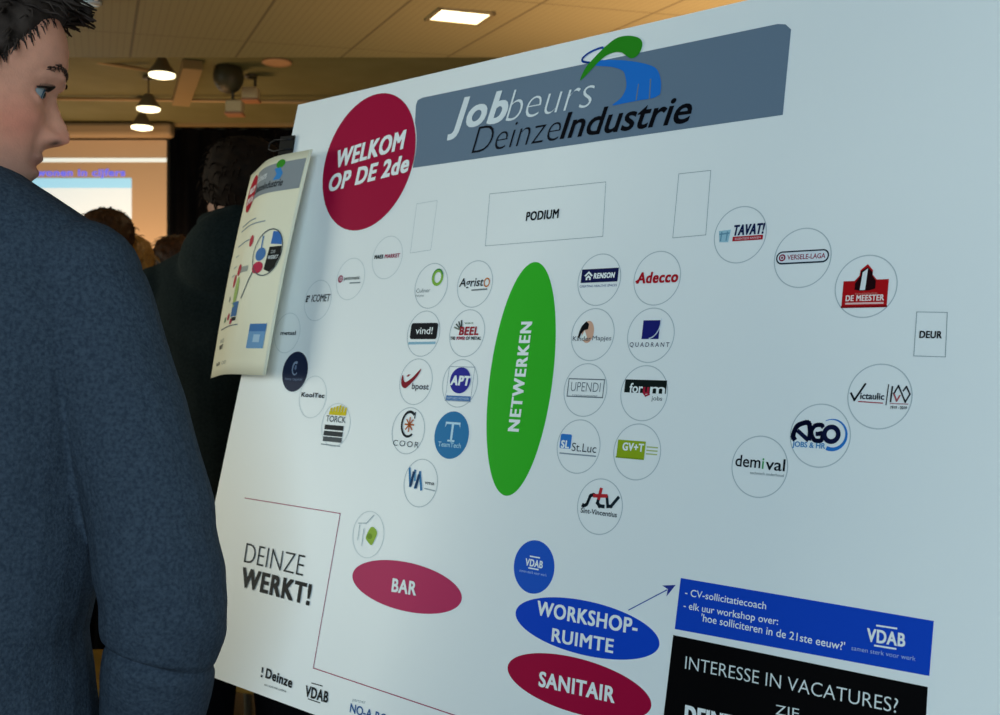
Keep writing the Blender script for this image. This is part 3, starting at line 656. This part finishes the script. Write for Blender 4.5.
HW = [.016, .032, .042, .052, .056, .059, .061, .063, .066, .068, .0705, .073, .0745, .0760, .0755, .0715, .064, .051, .032, .010]
def sm(x, a, b_): t = np.clip((x-a)/(b_-a), 0, 1); return t*t*(3-2*t)
def head_grid(nz=84, nt_=96):
    z = np.linspace(0, .234, nz); z = np.concatenate([[0.0], z[1:-1], [.2345]])
    f = np.interp(z, HZ, HF); bk = np.interp(z, HZ, HBk); wd_ = np.interp(z, HZ, HW)
    k3 = np.array([.25, .5, .25])
    for arr in (f, bk, wd_):
        for _ in range(2): arr[1:-1] = (np.convolve(arr, k3, 'same'))[1:-1]
    th = np.linspace(0, 2*PI, nt_, endpoint=False)
    c, s_ = np.cos(th), np.sin(th); e = 2/2.35
    cx = np.sign(s_)*np.abs(s_)**e; cy = np.sign(c)*np.abs(c)**e
    X = wd_[:, None]*cx[None]; mid = 0.0
    Y = np.where(c[None] >= 0, f[:, None]*cy[None], -bk[:, None]*cy[None]); Z = np.repeat(z[:, None], nt_, 1)
    return X, Y, Z
def face_feat(X, Y, Z):
    fr = sm(Y, .02, .07); g = lambda x0, z0, sx, sz: np.exp(-((X-x0)/sx)**2-((Z-z0)/sz)**2); g2 = lambda x0, z0, sx, sz: g(x0, z0, sx, sz)+g(-x0, z0, sx, sz)
    hz = np.interp(Z, [.071, .077, .082, .088, .094, .102, .115, .126, .136], [0, .004, .018, .0265, .0255, .021, .0120, .005, 0])
    sg = np.interp(Z, [.076, .091, .106, .134], [.0125, .0115, .0092, .0080])
    d = hz*np.exp(-(X/sg)**2.0)
    d += .010*g2(.0145, .087, .0062, .0068)
    d += -.0115*g2(.031, .1235, .0125, .0095)
    d += .0050*g2(.026, .1455, .017, .0060)
    d += .0050*g2(.045, .098, .016, .014)
    d += .0045*g(0, .0655, .019, .0042)+.0050*g(0, .0505, .016, .0048)-.0045*g(0, .0578, .021, .0016)
    d += .0050*g(0, .016, .018, .010)-.003*g(0, .036, .022, .005)
    d += -.0025*g2(.024, .070, .006, .012)
    d += -.0012*g(0, .170, .03, .0022)-.0010*g(0, .181, .03, .0020)
    return Y+d*fr
def hgrid_faces(nz, nt_):
    fs = [(i*nt_+j, i*nt_+(j+1) % nt_, (i+1)*nt_+(j+1) % nt_, (i+1)*nt_+j) for i in range(nz-1) for j in range(nt_)]
    fs.append(tuple(range(nt_-1, -1, -1))); fs.append(tuple(range((nz-1)*nt_, nz*nt_))); return fs
HC = Vector((0, 0, .11))
def hairmask(X, Y, Z, style):
    lim = np.interp(Z, [.0, .07, .095, .125, .150, .172, .188, .200, .214, .234], style)     # hair wherever Y is behind this line
    return sm(lim-Y, -.004, .010)
SHORT = [-.2, -.16, -.05, .028, .052, .066, .074, .086, .2, .2]
FULL = [-.01, -.01, .0, .02, .045, .060, .072, .090, .2, .2]

def hand(mb, wrist, d, palm, side):
    """palm and five fingers growing from the wrist along d; palm = normal of the palm; side = towards the thumb"""
    w0 = Vector(wrist); d = Vector(d).normalized(); palm = Vector(palm); palm = (palm-d*palm.dot(d)).normalized(); sd = Vector(side); sd = (sd-d*sd.dot(d)-palm*sd.dot(palm)).normalized()
    rings = []
    for t, wx, wy in ((-.01, .027, .020), (.015, .030, .017), (.05, .040, .015), (.085, .040, .012), (.094, .036, .009)):
        rings.append([w0+d*t+sd*(wx*math.cos(2*PI*k/14))+palm*(wy*math.sin(2*PI*k/14)) for k in range(14)])
    mb.loft(rings)
    for off, L, r in ((.029, .070, .0085), (.010, .078, .0088), (-.010, .072, .0085), (-.029, .056, .0075)):
        p = w0+d*.080+sd*off; pts = [p]; cur = 0
        for kk, (seg, bend) in enumerate(((.012, 4), (.45*L, 18), (.30*L, 26), (.25*L, 18))):
            cur += R(bend); pts.append(pts[-1]+(d*math.cos(cur)+palm*math.sin(cur)+sd*off*.6*(1 if kk < 2 else 0))*seg)
        mb.tube(pts, [r*1.05, r*1.05, r, r*.92, r*.7], 10)
    p = w0+d*.020+sd*.022; mb.tube([p, p+d*.025+sd*.022+palm*.006, p+d*.055+sd*.030+palm*.014, p+d*.078+sd*.028+palm*.022], [.014, .0125, .0105, .007], 10)

def person(label, loc, yaw, scale, head_yaw=0, head_pitch=0, arms=None, voxel=.006, top=None, legs=None, shoe=None, hairm=None, hair=SHORT, hairlen=0,
           skin='e29c80', outfit='sweater', face=False, group=None, lean=0.0, detail=False, head_off=(0, 0, 0)):
    root = empty('person', loc, yaw); root.scale = (scale,)*3; tag(root, label, 'person', group)
    hc = Vector((0, .018, 1.577))+Vector(head_off)
    Mh = Matrix.Translation(hc) @ Matrix.Rotation(head_yaw, 4, 'Z') @ Matrix.Rotation(-head_pitch, 4, 'X') @ Matrix.Translation(-HC)
    MhN = np.array(Mh)
    def tohead(P): return P@MhN[:3, :3].T+MhN[:3, 3]
    arms = arms or {}
    AR = arms.get('right', [(.165, 0, 1.385), (.195, -.01, 1.26), (.215, -.015, 1.11), (.215, .02, .99), (.21, .06, .875)])
    AL = arms.get('left', [(-.165, 0, 1.385), (-.195, -.01, 1.26), (-.215, -.015, 1.11), (-.215, .02, .99), (-.21, .06, .875)])
    # body
    body = MB()
    X, Y, Z = head_grid(); Yf = face_feat(X, Y, Z)
    V = tohead(np.stack([X, Yf, Z], -1).reshape(-1, 3)); body.add(V.tolist(), hgrid_faces(*X.shape))
    hp = lambda x, y, z: Mh @ Vector((x, y, z))
    for sx in (-1, 1):
        ring_ = [hp(sx*(.070+.006*math.sin(t_)), -.004-.008*math.sin(t_)+.016*math.cos(t_), .108+.031*math.sin(t_)) for t_ in np.linspace(0, 2*PI, 15)]
        body.tube(ring_, [.0055]*15, 8); body.sphere(hp(sx*.071, -.002, .106), (.007, .010, .018), 10, 8)
        if detail:
            ec = Vector((sx*.031, .0725, .1245))
            for e0, e1 in ((20, 100), (-30, -95)):
                def lp(r, az, el): return Mh @ (ec+r*Vector((math.sin(R(az)), math.cos(R(az))*math.cos(R(el)), math.cos(R(az))*math.sin(R(el)))))
                body.loft([[lp(.0152, az, e0+(e1-e0)*k/8) for k in range(9)]+[lp(.0100, az, e1+(e0-e1)*k/8) for k in range(9)] for az in np.linspace(-78, 78, 15)])
    nk0 = Vector((0, -.005, 1.40)); nk1 = hp(0, -.012, .05)
    body.tube([nk0, nk0.lerp(nk1, .5), nk1], [.062, .056, .055], 18)
    def ring(rx, ry, z, y=0, n=26): return [Vector((rx*math.cos(2*PI*k/n), y+ry*math.sin(2*PI*k/n), z)) for k in range(n)]
    body.loft([ring(.150, .105, .90), ring(.155, .105, .98), ring(.145, .10, 1.08), ring(.160, .11, 1.22), ring(.168, .108, 1.34), ring(.150, .085, 1.41), ring(.09, .07, 1.45), ring(.055, .055, 1.47)])
    for A, sx in ((AR, 1), (AL, -1)):
        body.tube(A, [.045, .043, .038, .034, .027][:len(A)], 14)
        dd = Vector(A[-1])-Vector(A[-2]); hand(body, A[-1], dd, (-sx, .15, 0), (0, 1, 0))
        hipx = .085*sx; body.tube([(hipx, 0, .93), (hipx*1.05, .005, .70), (hipx*1.1, .012, .48), (hipx*1.12, -.005, .28), (hipx*1.12, -.012, .09)], [.086, .074, .050, .050, .036], 16)
        body.tube([(hipx*1.12, -.03, .035), (hipx*1.13, .04, .032), (hipx*1.14, .13, .022)], [.026, .024, .014], 12)
    me = remesh(body, voxel, 3 if detail else 4, 'body')
    nv = len(me.vertices); P = np.empty(nv*3); me.vertices.foreach_get('co', P); P = P.reshape(-1, 3)
    Hl = (P-MhN[:3, 3])@MhN[:3, :3]
    base_c = np.array(hexlin(skin)); C = np.tile(base_c, (nv, 1)); x_, y_, z_ = np.abs(Hl[:, 0]), Hl[:, 1], Hl[:, 2]
    hd = (z_ > -.01)
    st_ = np.exp(-((z_-.035)/.028)**2)*sm(y_, -.02, .05)*hd + .7*np.exp(-((z_-.068)/.008)**2)*np.exp(-(x_/.024)**2)*sm(y_, .05, .08)
    C = C*(1-np.clip(st_, 0, 1)[:, None]*np.array([.42, .36, .30]))
    rd = np.exp(-((x_-.048)/.022)**2-((z_-.088)/.024)**2)*sm(y_, .01, .05) + .8*np.exp(-(x_/.016)**2-((z_-.084)/.012)**2)*sm(y_, .09, .11)
    C = C*(1-np.clip(rd, 0, 1)[:, None]*np.array([.0, .22, .24]))
    ns_ = np.exp(-((x_-.0095)/.0045)**2-((z_-.0825)/.0032)**2)*sm(y_, .088, .098); C = C*(1-.85*np.clip(ns_, 0, 1)[:, None])  # shade of the nostrils painted into the skin tone
    lp = np.exp(-(x_/.022)**2-((z_-.0575)/.0075)**2)*sm(y_, .075, .085); C = C*(1-np.clip(lp, 0, 1)[:, None]*np.array([.30, .52, .46]))
    ca = me.color_attributes.new('tone', 'FLOAT_COLOR', 'POINT'); ca.data.foreach_set('color', np.concatenate([np.clip(C, 0, 1), np.ones((nv, 1))], 1).ravel())
    link('body', me, root, [m_skin], True)
    # eyes
    XX, YY, ZZ = X.ravel(), Yf.ravel(), Z.ravel(); frs = YY > .02
    def fsurf(x, z): return float(YY[frs][np.argmin((XX[frs]-x)**2+(ZZ[frs]-z)**2)])
    if face:
        for sx in (-1, 1):
            b = MB(); c0 = hp(sx*.031, .0732, .1245); b.sphere((0, 0, 0), .0122, 20, 14); gz = (Mh.to_3x3() @ Vector((.10*(1), 1, -.22))).normalized()
            nv0 = len(b.v); b.cur = 1; q = gz.to_track_quat('Z', 'Y').to_matrix()
            for mi, rr_, zz in ((1, .0064, .0110), (2, .0030, .0123)):
                b.cur = mi; b.loft([[q @ Vector((rr_*math.cos(2*PI*k/18), rr_*math.sin(2*PI*k/18), zz-.002)) for k in range(18)], [q @ Vector((rr_*.92*math.cos(2*PI*k/18), rr_*.92*math.sin(2*PI*k/18), zz+.0004)) for k in range(18)]])
            e = b.build('eye', [mat('eye_white', '8e9292', .3, .4), mat('iris_blue_grey', '2e4858', .2, .5), mat('pupil', '050507', .2, .5)], root, True); e.location = c0
            b = MB(); ec = Vector((sx*.031, .0725, .1245))
            b.tube([Mh @ (ec+.0150*Vector((math.sin(R(az)), math.cos(R(az))*math.cos(R(19)), math.cos(R(az))*math.sin(R(19))))) for az in range(-70, 71, 14)], .0009, 6)
            for az in range(-66, 70, 6):
                q0 = ec+.0150*Vector((math.sin(R(az)), math.cos(R(az))*math.cos(R(19)), math.cos(R(az))*math.sin(R(19)))); dv = (q0-ec).normalized()
                b.tube([Mh @ q0, Mh @ (q0+dv*.004+Vector((0, 0, -.0005))), Mh @ (q0+dv*.007+Vector((0, 0, .0015)))], [.0006, .0005, .0002], 4)
            b.build('eyelashes', hairm, root, True)
            b = MB()
            for k in range(52):
                t_ = random.random(); x = .018+.030*t_; z0 = .1455+.006*math.sin(PI*min(1, t_*1.15))+random.uniform(-.0024, .0024); y0 = fsurf(sx*x, z0)+.0006
                p = hp(sx*x, y0, z0); b.tube([p, p+Mh.to_3x3() @ Vector((sx*.005, -.0005, .0028-.004*t_)), p+Mh.to_3x3() @ Vector((sx*.010, -.003, .0025-.006*t_))], [.0006, .0005, .0002], 4)
            b.build('eyebrow', mat('brow_brown', '4a362c', .7, .1), root, True)
    # hair
    X, Y, Z = head_grid(); mk = hairmask(X, Yf, Z, hair); rad = np.sqrt(X**2+Y**2+(Z-.11)**2)+1e-6
    th = .010 if not hairlen else .016
    nz_ = np.array([[noise.noise(Vector((a_*60, b_*60, c_*45))) for a_, b_, c_ in zip(ra, rb, rc)] for ra, rb, rc in zip(X, Y, Z)])
    off = np.where(mk > 0, -.005+(th+.005)*mk+.004*nz_*mk, -.006); ft = 1+off/rad
    top_l = sm(Z, .17, .22)*mk*(.006 if not hairlen else .008); V = np.stack([X*ft, Yf*ft, .11+(Z-.11)*ft+top_l], -1).reshape(-1, 3)
    hb = MB(); hb.add(tohead(V).tolist(), hgrid_faces(*X.shape))
    if hairlen:
        rg = []
        for t_ in np.linspace(0, 1, 10):
            zc = .17-t_*(.17+hairlen); wx = .083+.012*math.sin(PI*t_); dy = .055+.01*math.sin(PI*t_)
            rg.append([hp(wx*math.cos(a_)*(1-.15*t_), -.045-.01*t_+dy*math.sin(a_), zc) for a_ in np.linspace(0, 2*PI, 20, endpoint=False)])
        hb.loft(rg)
    idx = np.argwhere(mk > .6); ns = (900 if detail else 160)
    for i in range(ns):
        a_, c_ = idx[rng.integers(len(idx))]; p = np.array([X[a_, c_]*ft[a_, c_], Yf[a_, c_]*ft[a_, c_], .11+(Z[a_, c_]-.11)*ft[a_, c_]+top_l[a_, c_]])
        nrm = np.array([X[a_, c_], Y[a_, c_], (Z[a_, c_]-.11)]); nrm /= np.linalg.norm(nrm)+1e-9
        flow = np.array([0, 1.0, .25]) if (Z[a_, c_] > .185 and Y[a_, c_] > -.02) else (np.array([.25*np.sign(X[a_, c_]), -.45, -1.0]))
        flow = flow+rng.normal(0, .25, 3); flow -= nrm*flow.dot(nrm)*.9; flow /= np.linalg.norm(flow)+1e-9; L = rng.uniform(.014, .030)
        if hairlen: L *= 2.0
        q1 = p+flow*L*.5+nrm*.004; q2 = p+flow*L+nrm*rng.uniform(-.001, .005); r0 = .0014 if detail else .0022
        hb.tube([hp(*(p-nrm*.002)), hp(*q1), hp(*q2)], [r0, r0*.8, r0*.25], 4, cap=False)
    if detail:      # finer greying strands along the hairline
        edge = np.argwhere((mk > .05) & (mk < .75))
        for i in range(260):
            a_, c_ = edge[rng.integers(len(edge))]; nrm = np.array([X[a_, c_], Yf[a_, c_], Z[a_, c_]-.11]); nrm /= np.linalg.norm(nrm); p = np.array([X[a_, c_], Yf[a_, c_]-.006, Z[a_, c_]])
            flow = np.array([0, .5, -.8])+rng.normal(0, .25, 3); flow -= nrm*flow.dot(nrm); flow /= np.linalg.norm(flow); L = rng.uniform(.006, .014)
            hb.tube([hp(*(p-nrm*.001)), hp(*(p+flow*L*.5+nrm*.0035)), hp(*(p+flow*L+nrm*.001))], [.0009, .0008, .0003], 4, cap=False)
    if detail:      # quiff standing forward over the forehead
        for i in range(150):
            x = rng.uniform(-.045, .045); p = np.array([x, .074-abs(x)*.35+rng.uniform(-.012, .010), .208+rng.uniform(-.004, .006)])
            q1 = p+np.array([rng.normal(0, .003), .022, .012+rng.normal(0, .003)]); q2 = q1+np.array([rng.normal(0, .004), .016, -.002+rng.normal(0, .004)])
            hb.tube([hp(*p), hp(*q1), hp(*q2)], [.0024, .0022, .0008], 4, cap=False)
    hb.build('hair', hairm, root, True)
    # top garment
    g = MB()
    bul = 1.0 if outfit == 'sweater' else 1.06
    def rg(rx, ry, z, y=0): return ring(rx*bul, ry*bul, z, y, 32)
    g.loft([rg(.170, .128, .86), rg(.162, .128, .93), rg(.154, .126, 1.05), rg(.170, .128, 1.15), rg(.174, .128, 1.20), rg(.182, .124, 1.30), rg(.186, .112, 1.375), rg(.182, .096, 1.42), rg(.160, .084, 1.453), rg(.124, .077, 1.480), rg(.084, .072, 1.505), rg(.068, .068, 1.524)])
    for A, sx in ((AR, 1), (AL, -1)):
        Rr = [.058, .060, .060, .052, .042] if outfit == 'sweater' else [.066, .068, .064, .058, .050]
        A2 = [Vector(q) for q in A]; A2[-1] = A2[-2].lerp(A2[-1], .86)
        # resample for a rounder elbow
        pts = []; rs = []
        for i in range(len(A2)-1):
            p0, p1, p2, p3 = A2[max(i-1, 0)], A2[i], A2[i+1], A2[min(i+2, len(A2)-1)]
            for k in range(5):
                t_ = k/5; pts.append(.5*((2*p1)+(-p0+p2)*t_+(2*p0-5*p1+4*p2-p3)*t_*t_+(-p0+3*p1-3*p2+p3)*t_**3)); rs.append(Rr[i]+(Rr[i+1]-Rr[i])*t_)
        pts.append(A2[-1]); rs.append(Rr[len(A2)-1]); pts = [Vector((sx*.05, -.002, 1.392)), Vector((sx*.105, -.004, 1.398))]+pts; rs = [.045, .052]+rs; g.tube(pts, rs, 20); g.sphere(A[0], Rr[0]*1.0, 18, 12)
    if outfit == 'jacket':      # hood lying on the back, stand collar
        g.sphere((0, -.080, 1.460), (.115, .070, .090), 24, 14); g.tube([(-.070, .03, 1.49), (-.060, -.05, 1.525), (0, -.080, 1.530), (.060, -.05, 1.525), (.070, .03, 1.49)], [.026, .030, .034, .030, .026], 12)
    gm = remesh(g, voxel*.9 if detail else max(voxel, .007), 7, 'top')
    n_ = len(gm.vertices); P = np.empty(n_*3); gm.vertices.foreach_get('co', P); P = P.reshape(-1, 3); NR = np.empty(n_*3); gm.vertices.foreach_get('normal', NR); NR = NR.reshape(-1, 3)
    # soft cloth folds: diagonal drag lines at the elbow and the side, gentle ripple everywhere
    fold = np.array([noise.noise(Vector((p[0]*7, p[1]*7, p[2]*11)))*.006+noise.noise(Vector((p[0]*16+p[2]*9, p[1]*16, p[2]*22)))*.0022 for p in P])
    for A, sx in ((AR, 1), (AL, -1)):
        e_ = np.array(A[2]); dist = np.linalg.norm(P-e_, axis=1); wv = np.exp(-(dist/.085)**2)
        fold += wv*.0022*np.sin((P[:, 2]+.55*sx*P[:, 0]+.4*P[:, 1])*105+2*fold/.006)
        if detail and sx > 0:      # the deep crease inside the bent elbow
            q = P-np.array([.165, 0, 1.052]); ln = q[:, 2]+.30*q[:, 0]; near = np.exp(-((P[:, 0]-.220)/.05)**2)*sm(P[:, 0], .165, .185); fold -= .011*np.exp(-(ln/.006)**2)*near
    P = P+NR*fold[:, None]; gm.vertices.foreach_set('co', P.ravel()); gm.update()
    tg = link(outfit, gm, root, [top], True)
    col_ = MB(); pts = [Vector((.066*math.cos(t_), -.004+.066*math.sin(t_), 1.516+.012*-math.sin(t_))) for t_ in np.linspace(0, 2*PI, 33)]
    if outfit == 'sweater':
        col_.tube(pts, [.0095]*33, 10, cap=False); col_.build('collar', top, tg, True)
    # trousers and shoes
    g = MB(); g.loft([ring(.168, .120, .96), ring(.172, .124, .90), ring(.165, .120, .84)])
    for sx in (-1, 1):
        h_ = .088*sx; g.tube([(h_, 0, .90), (h_*1.05, .004, .72), (h_*1.1, .010, .48), (h_*1.12, -.004, .28), (h_*1.12, -.008, .075)], [.096, .088, .070, .064, .060], 18)
    link('trousers', remesh(g, .009, 5, 'trousers'), root, [legs], True)
    for sx in (-1, 1):
        b = MB(); h_ = .088*1.14*sx; rgz = []
        for y, wx, hz in ((-.075, .018, .03), (-.07, .034, .06), (-.03, .038, .085), (.03, .042, .075), (.09, .047, .055), (.15, .044, .042), (.19, .028, .032), (.197, .012, .02)):
            rgz.append([Vector((h_+wx*math.cos(a_), y, max(0.0, hz/2+hz/2*math.sin(a_)*1.0))) for a_ in np.linspace(0, 2*PI, 16, endpoint=False)])
        b.loft(rgz); sh_ = b.build('shoe', shoe, root, True)
        b = MB(); b.loft([[Vector((h_+q_*.046*math.cos(a_), .06+.135*math.sin(a_), z)) for a_ in np.linspace(0, 2*PI, 20, endpoint=False)] for z, q_ in ((0, 1), (.014, 1.02))]); b.build('sole', mat('rubber_black', '0c0c0c', .6), sh_)
    return root

def cloth(name, c1, c2, scale=420, bump=.5, sheen=.15):
    m = mat(name, c1, .92, .1, col2=c2, noise_scale=scale, bump=bump, bscale=scale*1.4, sheen=sheen); return m
m_sweater = cloth('sweater_wool', '303a47', '424d5a', 300, .5, .0)
m_jacket = cloth('jacket_cloth', '1c2424', '242c2c', 200, .3, .0)
m_black = cloth('black_cloth', '0b0c10', '101116', 200, .2, .0)
m_jeans = cloth('dark_jeans', '161c28', '1e2634', 300, .3)
m_shoe = mat('shoe_leather', '15110f', .4, .4)
m_hair1 = mat('hair_dark_brown', '241b17', .7, .15, col2='463a34', noise_scale=60)
m_hair2 = mat('hair_black_brown', '1a110b', .8, .1, col2='24170e', noise_scale=60)
m_hair_bl = mat('hair_blond', '8a6430', .5, .35, col2='b08848', noise_scale=80)
m_hair_br = mat('hair_brown', '2c170a', .5, .35, col2='46260f', noise_scale=80)

ARM_R = [(.160, -.005, 1.388), (.186, -.012, 1.285), (.216, -.022, 1.150), (.226, -.018, 1.085), (.212, .015, 1.01), (.185, .065, .89)]
arm_r5 = [(.150, -.005, 1.396), (.196, -.012, 1.270), (.236, -.022, 1.110), (.220, .012, .990), (.190, .060, .880)]
person('man in a blue grey sweater seen from behind, face turned right in profile', (-.558, 1.05, 0), 0, 1.0, head_yaw=R(-67), head_pitch=R(9),
       arms={'right': arm_r5}, voxel=.0026, top=m_sweater, legs=m_jeans, shoe=m_shoe, hairm=m_hair1, face=True, detail=True, outfit='sweater', head_off=(.022, -.018, 0))
person('man in a dark hooded jacket standing with his back turned behind the leaflet', (-.545, 2.3, 0), R(4), 1.045, head_yaw=R(12), head_pitch=R(4), voxel=.007,
       top=m_jacket, legs=m_black, shoe=m_shoe, hairm=m_hair2, outfit='jacket', skin='a07058', hair=SHORT)
person('person with short brown hair outlined against the white slide', (-1.425, 3.9, 0), R(2), 1.085, voxel=.009, top=m_black, legs=m_black, shoe=m_shoe, hairm=m_hair_br, hair=FULL, outfit='sweater')
person('person with long blond hair between two dark-haired people by the screen', (-1.50, 4.35, 0), R(3), 1.055, voxel=.009, top=m_jeans, legs=m_black, shoe=m_shoe, hairm=m_hair_bl, hair=FULL, hairlen=.08, outfit='sweater')
person('person with long dark brown hair beside the black curtain edge', (-1.46, 4.85, 0), R(-3), 1.085, voxel=.009, top=m_jacket, legs=m_black, shoe=m_shoe, hairm=m_hair_br, hair=FULL, hairlen=.05, outfit='sweater')

# ------------------------------------------------------------------ hall furniture and lamps
m_wood = mat('chair_wood', '8a6a24', .45, .4, col2='70531a', noise_scale=14)
def chair(loc, rz, label):
    r = empty('wooden_chair', loc, rz); tag(r, label, 'chair', 'wooden chairs in the hall')
    b = MB(); b.box((0, 0, .445), (.42, .40, .022)); b.build('seat', m_wood, r, bevel=.006)
    b = MB(); rgs = []
    for x in np.linspace(-.2, .2, 9): rgs.append([Vector((x, -.215-.02*math.cos(x*7)+yy, zz)) for yy, zz in ((0, .62), (.014, .62), (.004, .84), (-.010, .84))])
    b.loft(rgs); b.build('backrest', m_wood, r)
    for sx in (-1, 1):
        b = MB(); b.tube([(sx*.19, -.225, .83), (sx*.19, -.19, .45), (sx*.195, -.22, .0)], .013, 10); b.build('leg', mat('chair_steel', '8c8878', .3, .5, .8), r, True)
        b = MB(); b.tube([(sx*.19, .18, .44), (sx*.195, .20, .0)], .013, 10); b.build('leg', mat('chair_steel', '8c8878', .3, .5, .8), r, True)
    b = MB(); b.tube([(-.19, .19, .22), (.19, .19, .22)], .009, 8); b.build('stretcher', mat('chair_steel', '8c8878', .3, .5, .8), r, True)
    return r
chair((-.66, 3.05, 0), R(160), 'wooden chair with steel legs seen just below the board edge')
chair((-1.20, 3.0, 0), R(185), 'wooden chair with steel legs glimpsed past the sweater sleeve')

m_lampsh = mat('lamp_bronze', '6c5e42', .5, .4)
m_glow = mat('lamp_glow', 'fff4d0', .5, emit='fff2c4', estr=3.2)
def pendant(px, py, Y, label, r=.088):
    p = ray(px, py, Y); o = empty('pendant_lamp', p); tag(o, label, 'lamp', 'round lamps in a row')
    b = MB(); b.lathe([(.024, .10), (.030, .10), (.036, .085), (.05, .06), (r*.98, .010), (r, 0), (r*.94, .0), (r*.9, .012), (.03, .07)]); b.build('lamp_shade', m_lampsh, o, True)
    b = MB(); b.lathe([(r*.93, .004), (r*.9, -.012), (r*.6, -.020), (.01, -.022)]); b.build('diffuser', m_glow, o, True)
    b = MB(); b.tube([(0, 0, .095), (0, 0, ZC-p.z-.002)], .006, 8); b.lathe([(.04, ZC-p.z-.02), (.04, ZC-p.z-.001)]); b.build('stem', m_lampsh, o, True)
    spot('pendant_light', p+Vector((0, 0, -.04)), p+Vector((0, 0, -2)), 10, (1, .75, .45), 120, .8, .07)
    return o
pendant(162, 74.5, 6.8, 'glowing round ceiling lamp hung highest of the three in the row')
pendant(148.5, 108.5, 7.73, 'glowing bell-shaped lamp in the middle of the row of three')
pendant(142, 127, 8.37, 'glowing bell-shaped lamp lowest of the three, just over the screen casing')
# square recessed light
p = Vector((-.185, 4.95, ceil_z(4.95))); tilt = Matrix.Rotation(math.atan(SL), 4, 'X'); sq = empty('square_ceiling_light', p)
sq.rotation_euler = (math.atan(SL), 0, math.atan2(400, 1080)*.9); tag(sq, 'lit square light panel recessed in the near ceiling', 'ceiling light')
b = MB(); h = .115
for sx, sy, dx, dy in ((0, -1, 1, 0), (0, 1, 1, 0), (-1, 0, 0, 1), (1, 0, 0, 1)): b.box((sx*(h+.009), sy*(h+.009), -.005), (2*h+.036 if dx else .018, 2*h+.036 if dy else .018, .012))
b.build('frame', mat('light_frame', '93845c', .5), sq)
b = MB(); b.box((0, 0, -.003), (2*h, 2*h, .006)); b.build('diffuser', m_glow, sq)
spot('square_light', p+Vector((0, 0, -.03)), p+Vector((0, 0, -2)), 40, (1, .78, .48), 130, .8, .1)
# unlit round recessed downlight
p = ray(277, 66.5, 7.35); p.z = ZC; dl = empty('recessed_downlight', p); tag(dl, 'unlit round recessed downlight ring beside the spotlight pair', 'ceiling light')
b = MB(); b.lathe([(.070, -.002), (.10, -.002), (.10, -.012), (.070, -.012)]); b.build('trim_ring', mat('downlight_ring', 'c8a07c', .5), dl, True)
b = MB(); b.lathe([(.069, -.003), (.03, -.008), (.005, -.008)]); b.build('lens', mat('downlight_lens', '8a7058', .3), dl, True)
# cluster of stage spotlights on the pipe
m_can = mat('spot_olive', '3c3c2c', .5, .4); m_lens = mat('spot_pale', 'ccb88c', .5)
def stage_spot(px, py, Y, label, big):
    p = ray(px, py, Y); o = empty('stage_spotlight', p); tag(o, label, 'spotlight', 'stage spotlights')
    b = MB()
    if big: b.sphere((0, 0, 0), (.105, .12, .115), 24, 14)
    else: b.lathe([(.03, -.06), (.045, -.05), (.045, .05), (.02, .065)])
    b.build('housing', m_can, o, True)
    k = .10 if big else .055; dz = -.21 if big else -.17
    b = MB(); b.tube([(.03, 0, -k*.6), (.03, 0, dz+.05)], .010, 8); b.build('stem', m_can, o, True)
    b = MB(); b.box((.045 if big else .0, 0, dz), (.115, .10, .085)); b.build('lamp_head', m_lens, o, bevel=.012)
    b = MB(); b.box((.045 if big else 0, 0, dz-.05), (.125, .11, .018)); b.build('lens_rim', mat('spot_rim', 'b07c58', .5), o, bevel=.005)
    b = MB(); b.tube([(0, 0, k*.9), (0, 0, ZC-p.z-.001)], .014, 8); b.build('hanger', m_can, o, True)
    return o
stage_spot(228.5, 77, 7.5, 'larger round olive spotlight hanging by a rod from the far ceiling', True)
stage_spot(251, 70, 7.7, 'smaller upright spotlight right of the larger round one', False)
# metal spot at the top edge of the picture
p = ray(89, -4, 4.6); o = empty('ceiling_spot', p); tag(o, 'silver ceiling spot half cut off at the top picture edge', 'spotlight')
b = MB(); b.lathe([(.052, -.03), (.055, -.025), (.055, .02), (.04, .06), (.012, .07)]); b.build('housing', mat('brushed_silver', 'c4ccd0', .25, .5, .85), o, True)
b = MB(); b.lathe([(.050, -.031), (.02, -.024), (.004, -.024)]); b.build('lens', mat('spot_glass', 'd8e8ec', .1), o, True)
b = MB(); b.tube([(0, 0, .068), (0, 0, ceil_z(4.6)-p.z)], .012, 8); b.build('stem', mat('brushed_silver', 'c4ccd0', .25, .5, .85), o, True)

bpy.data.objects.remove(fo); bpy.data.curves.remove(fc)
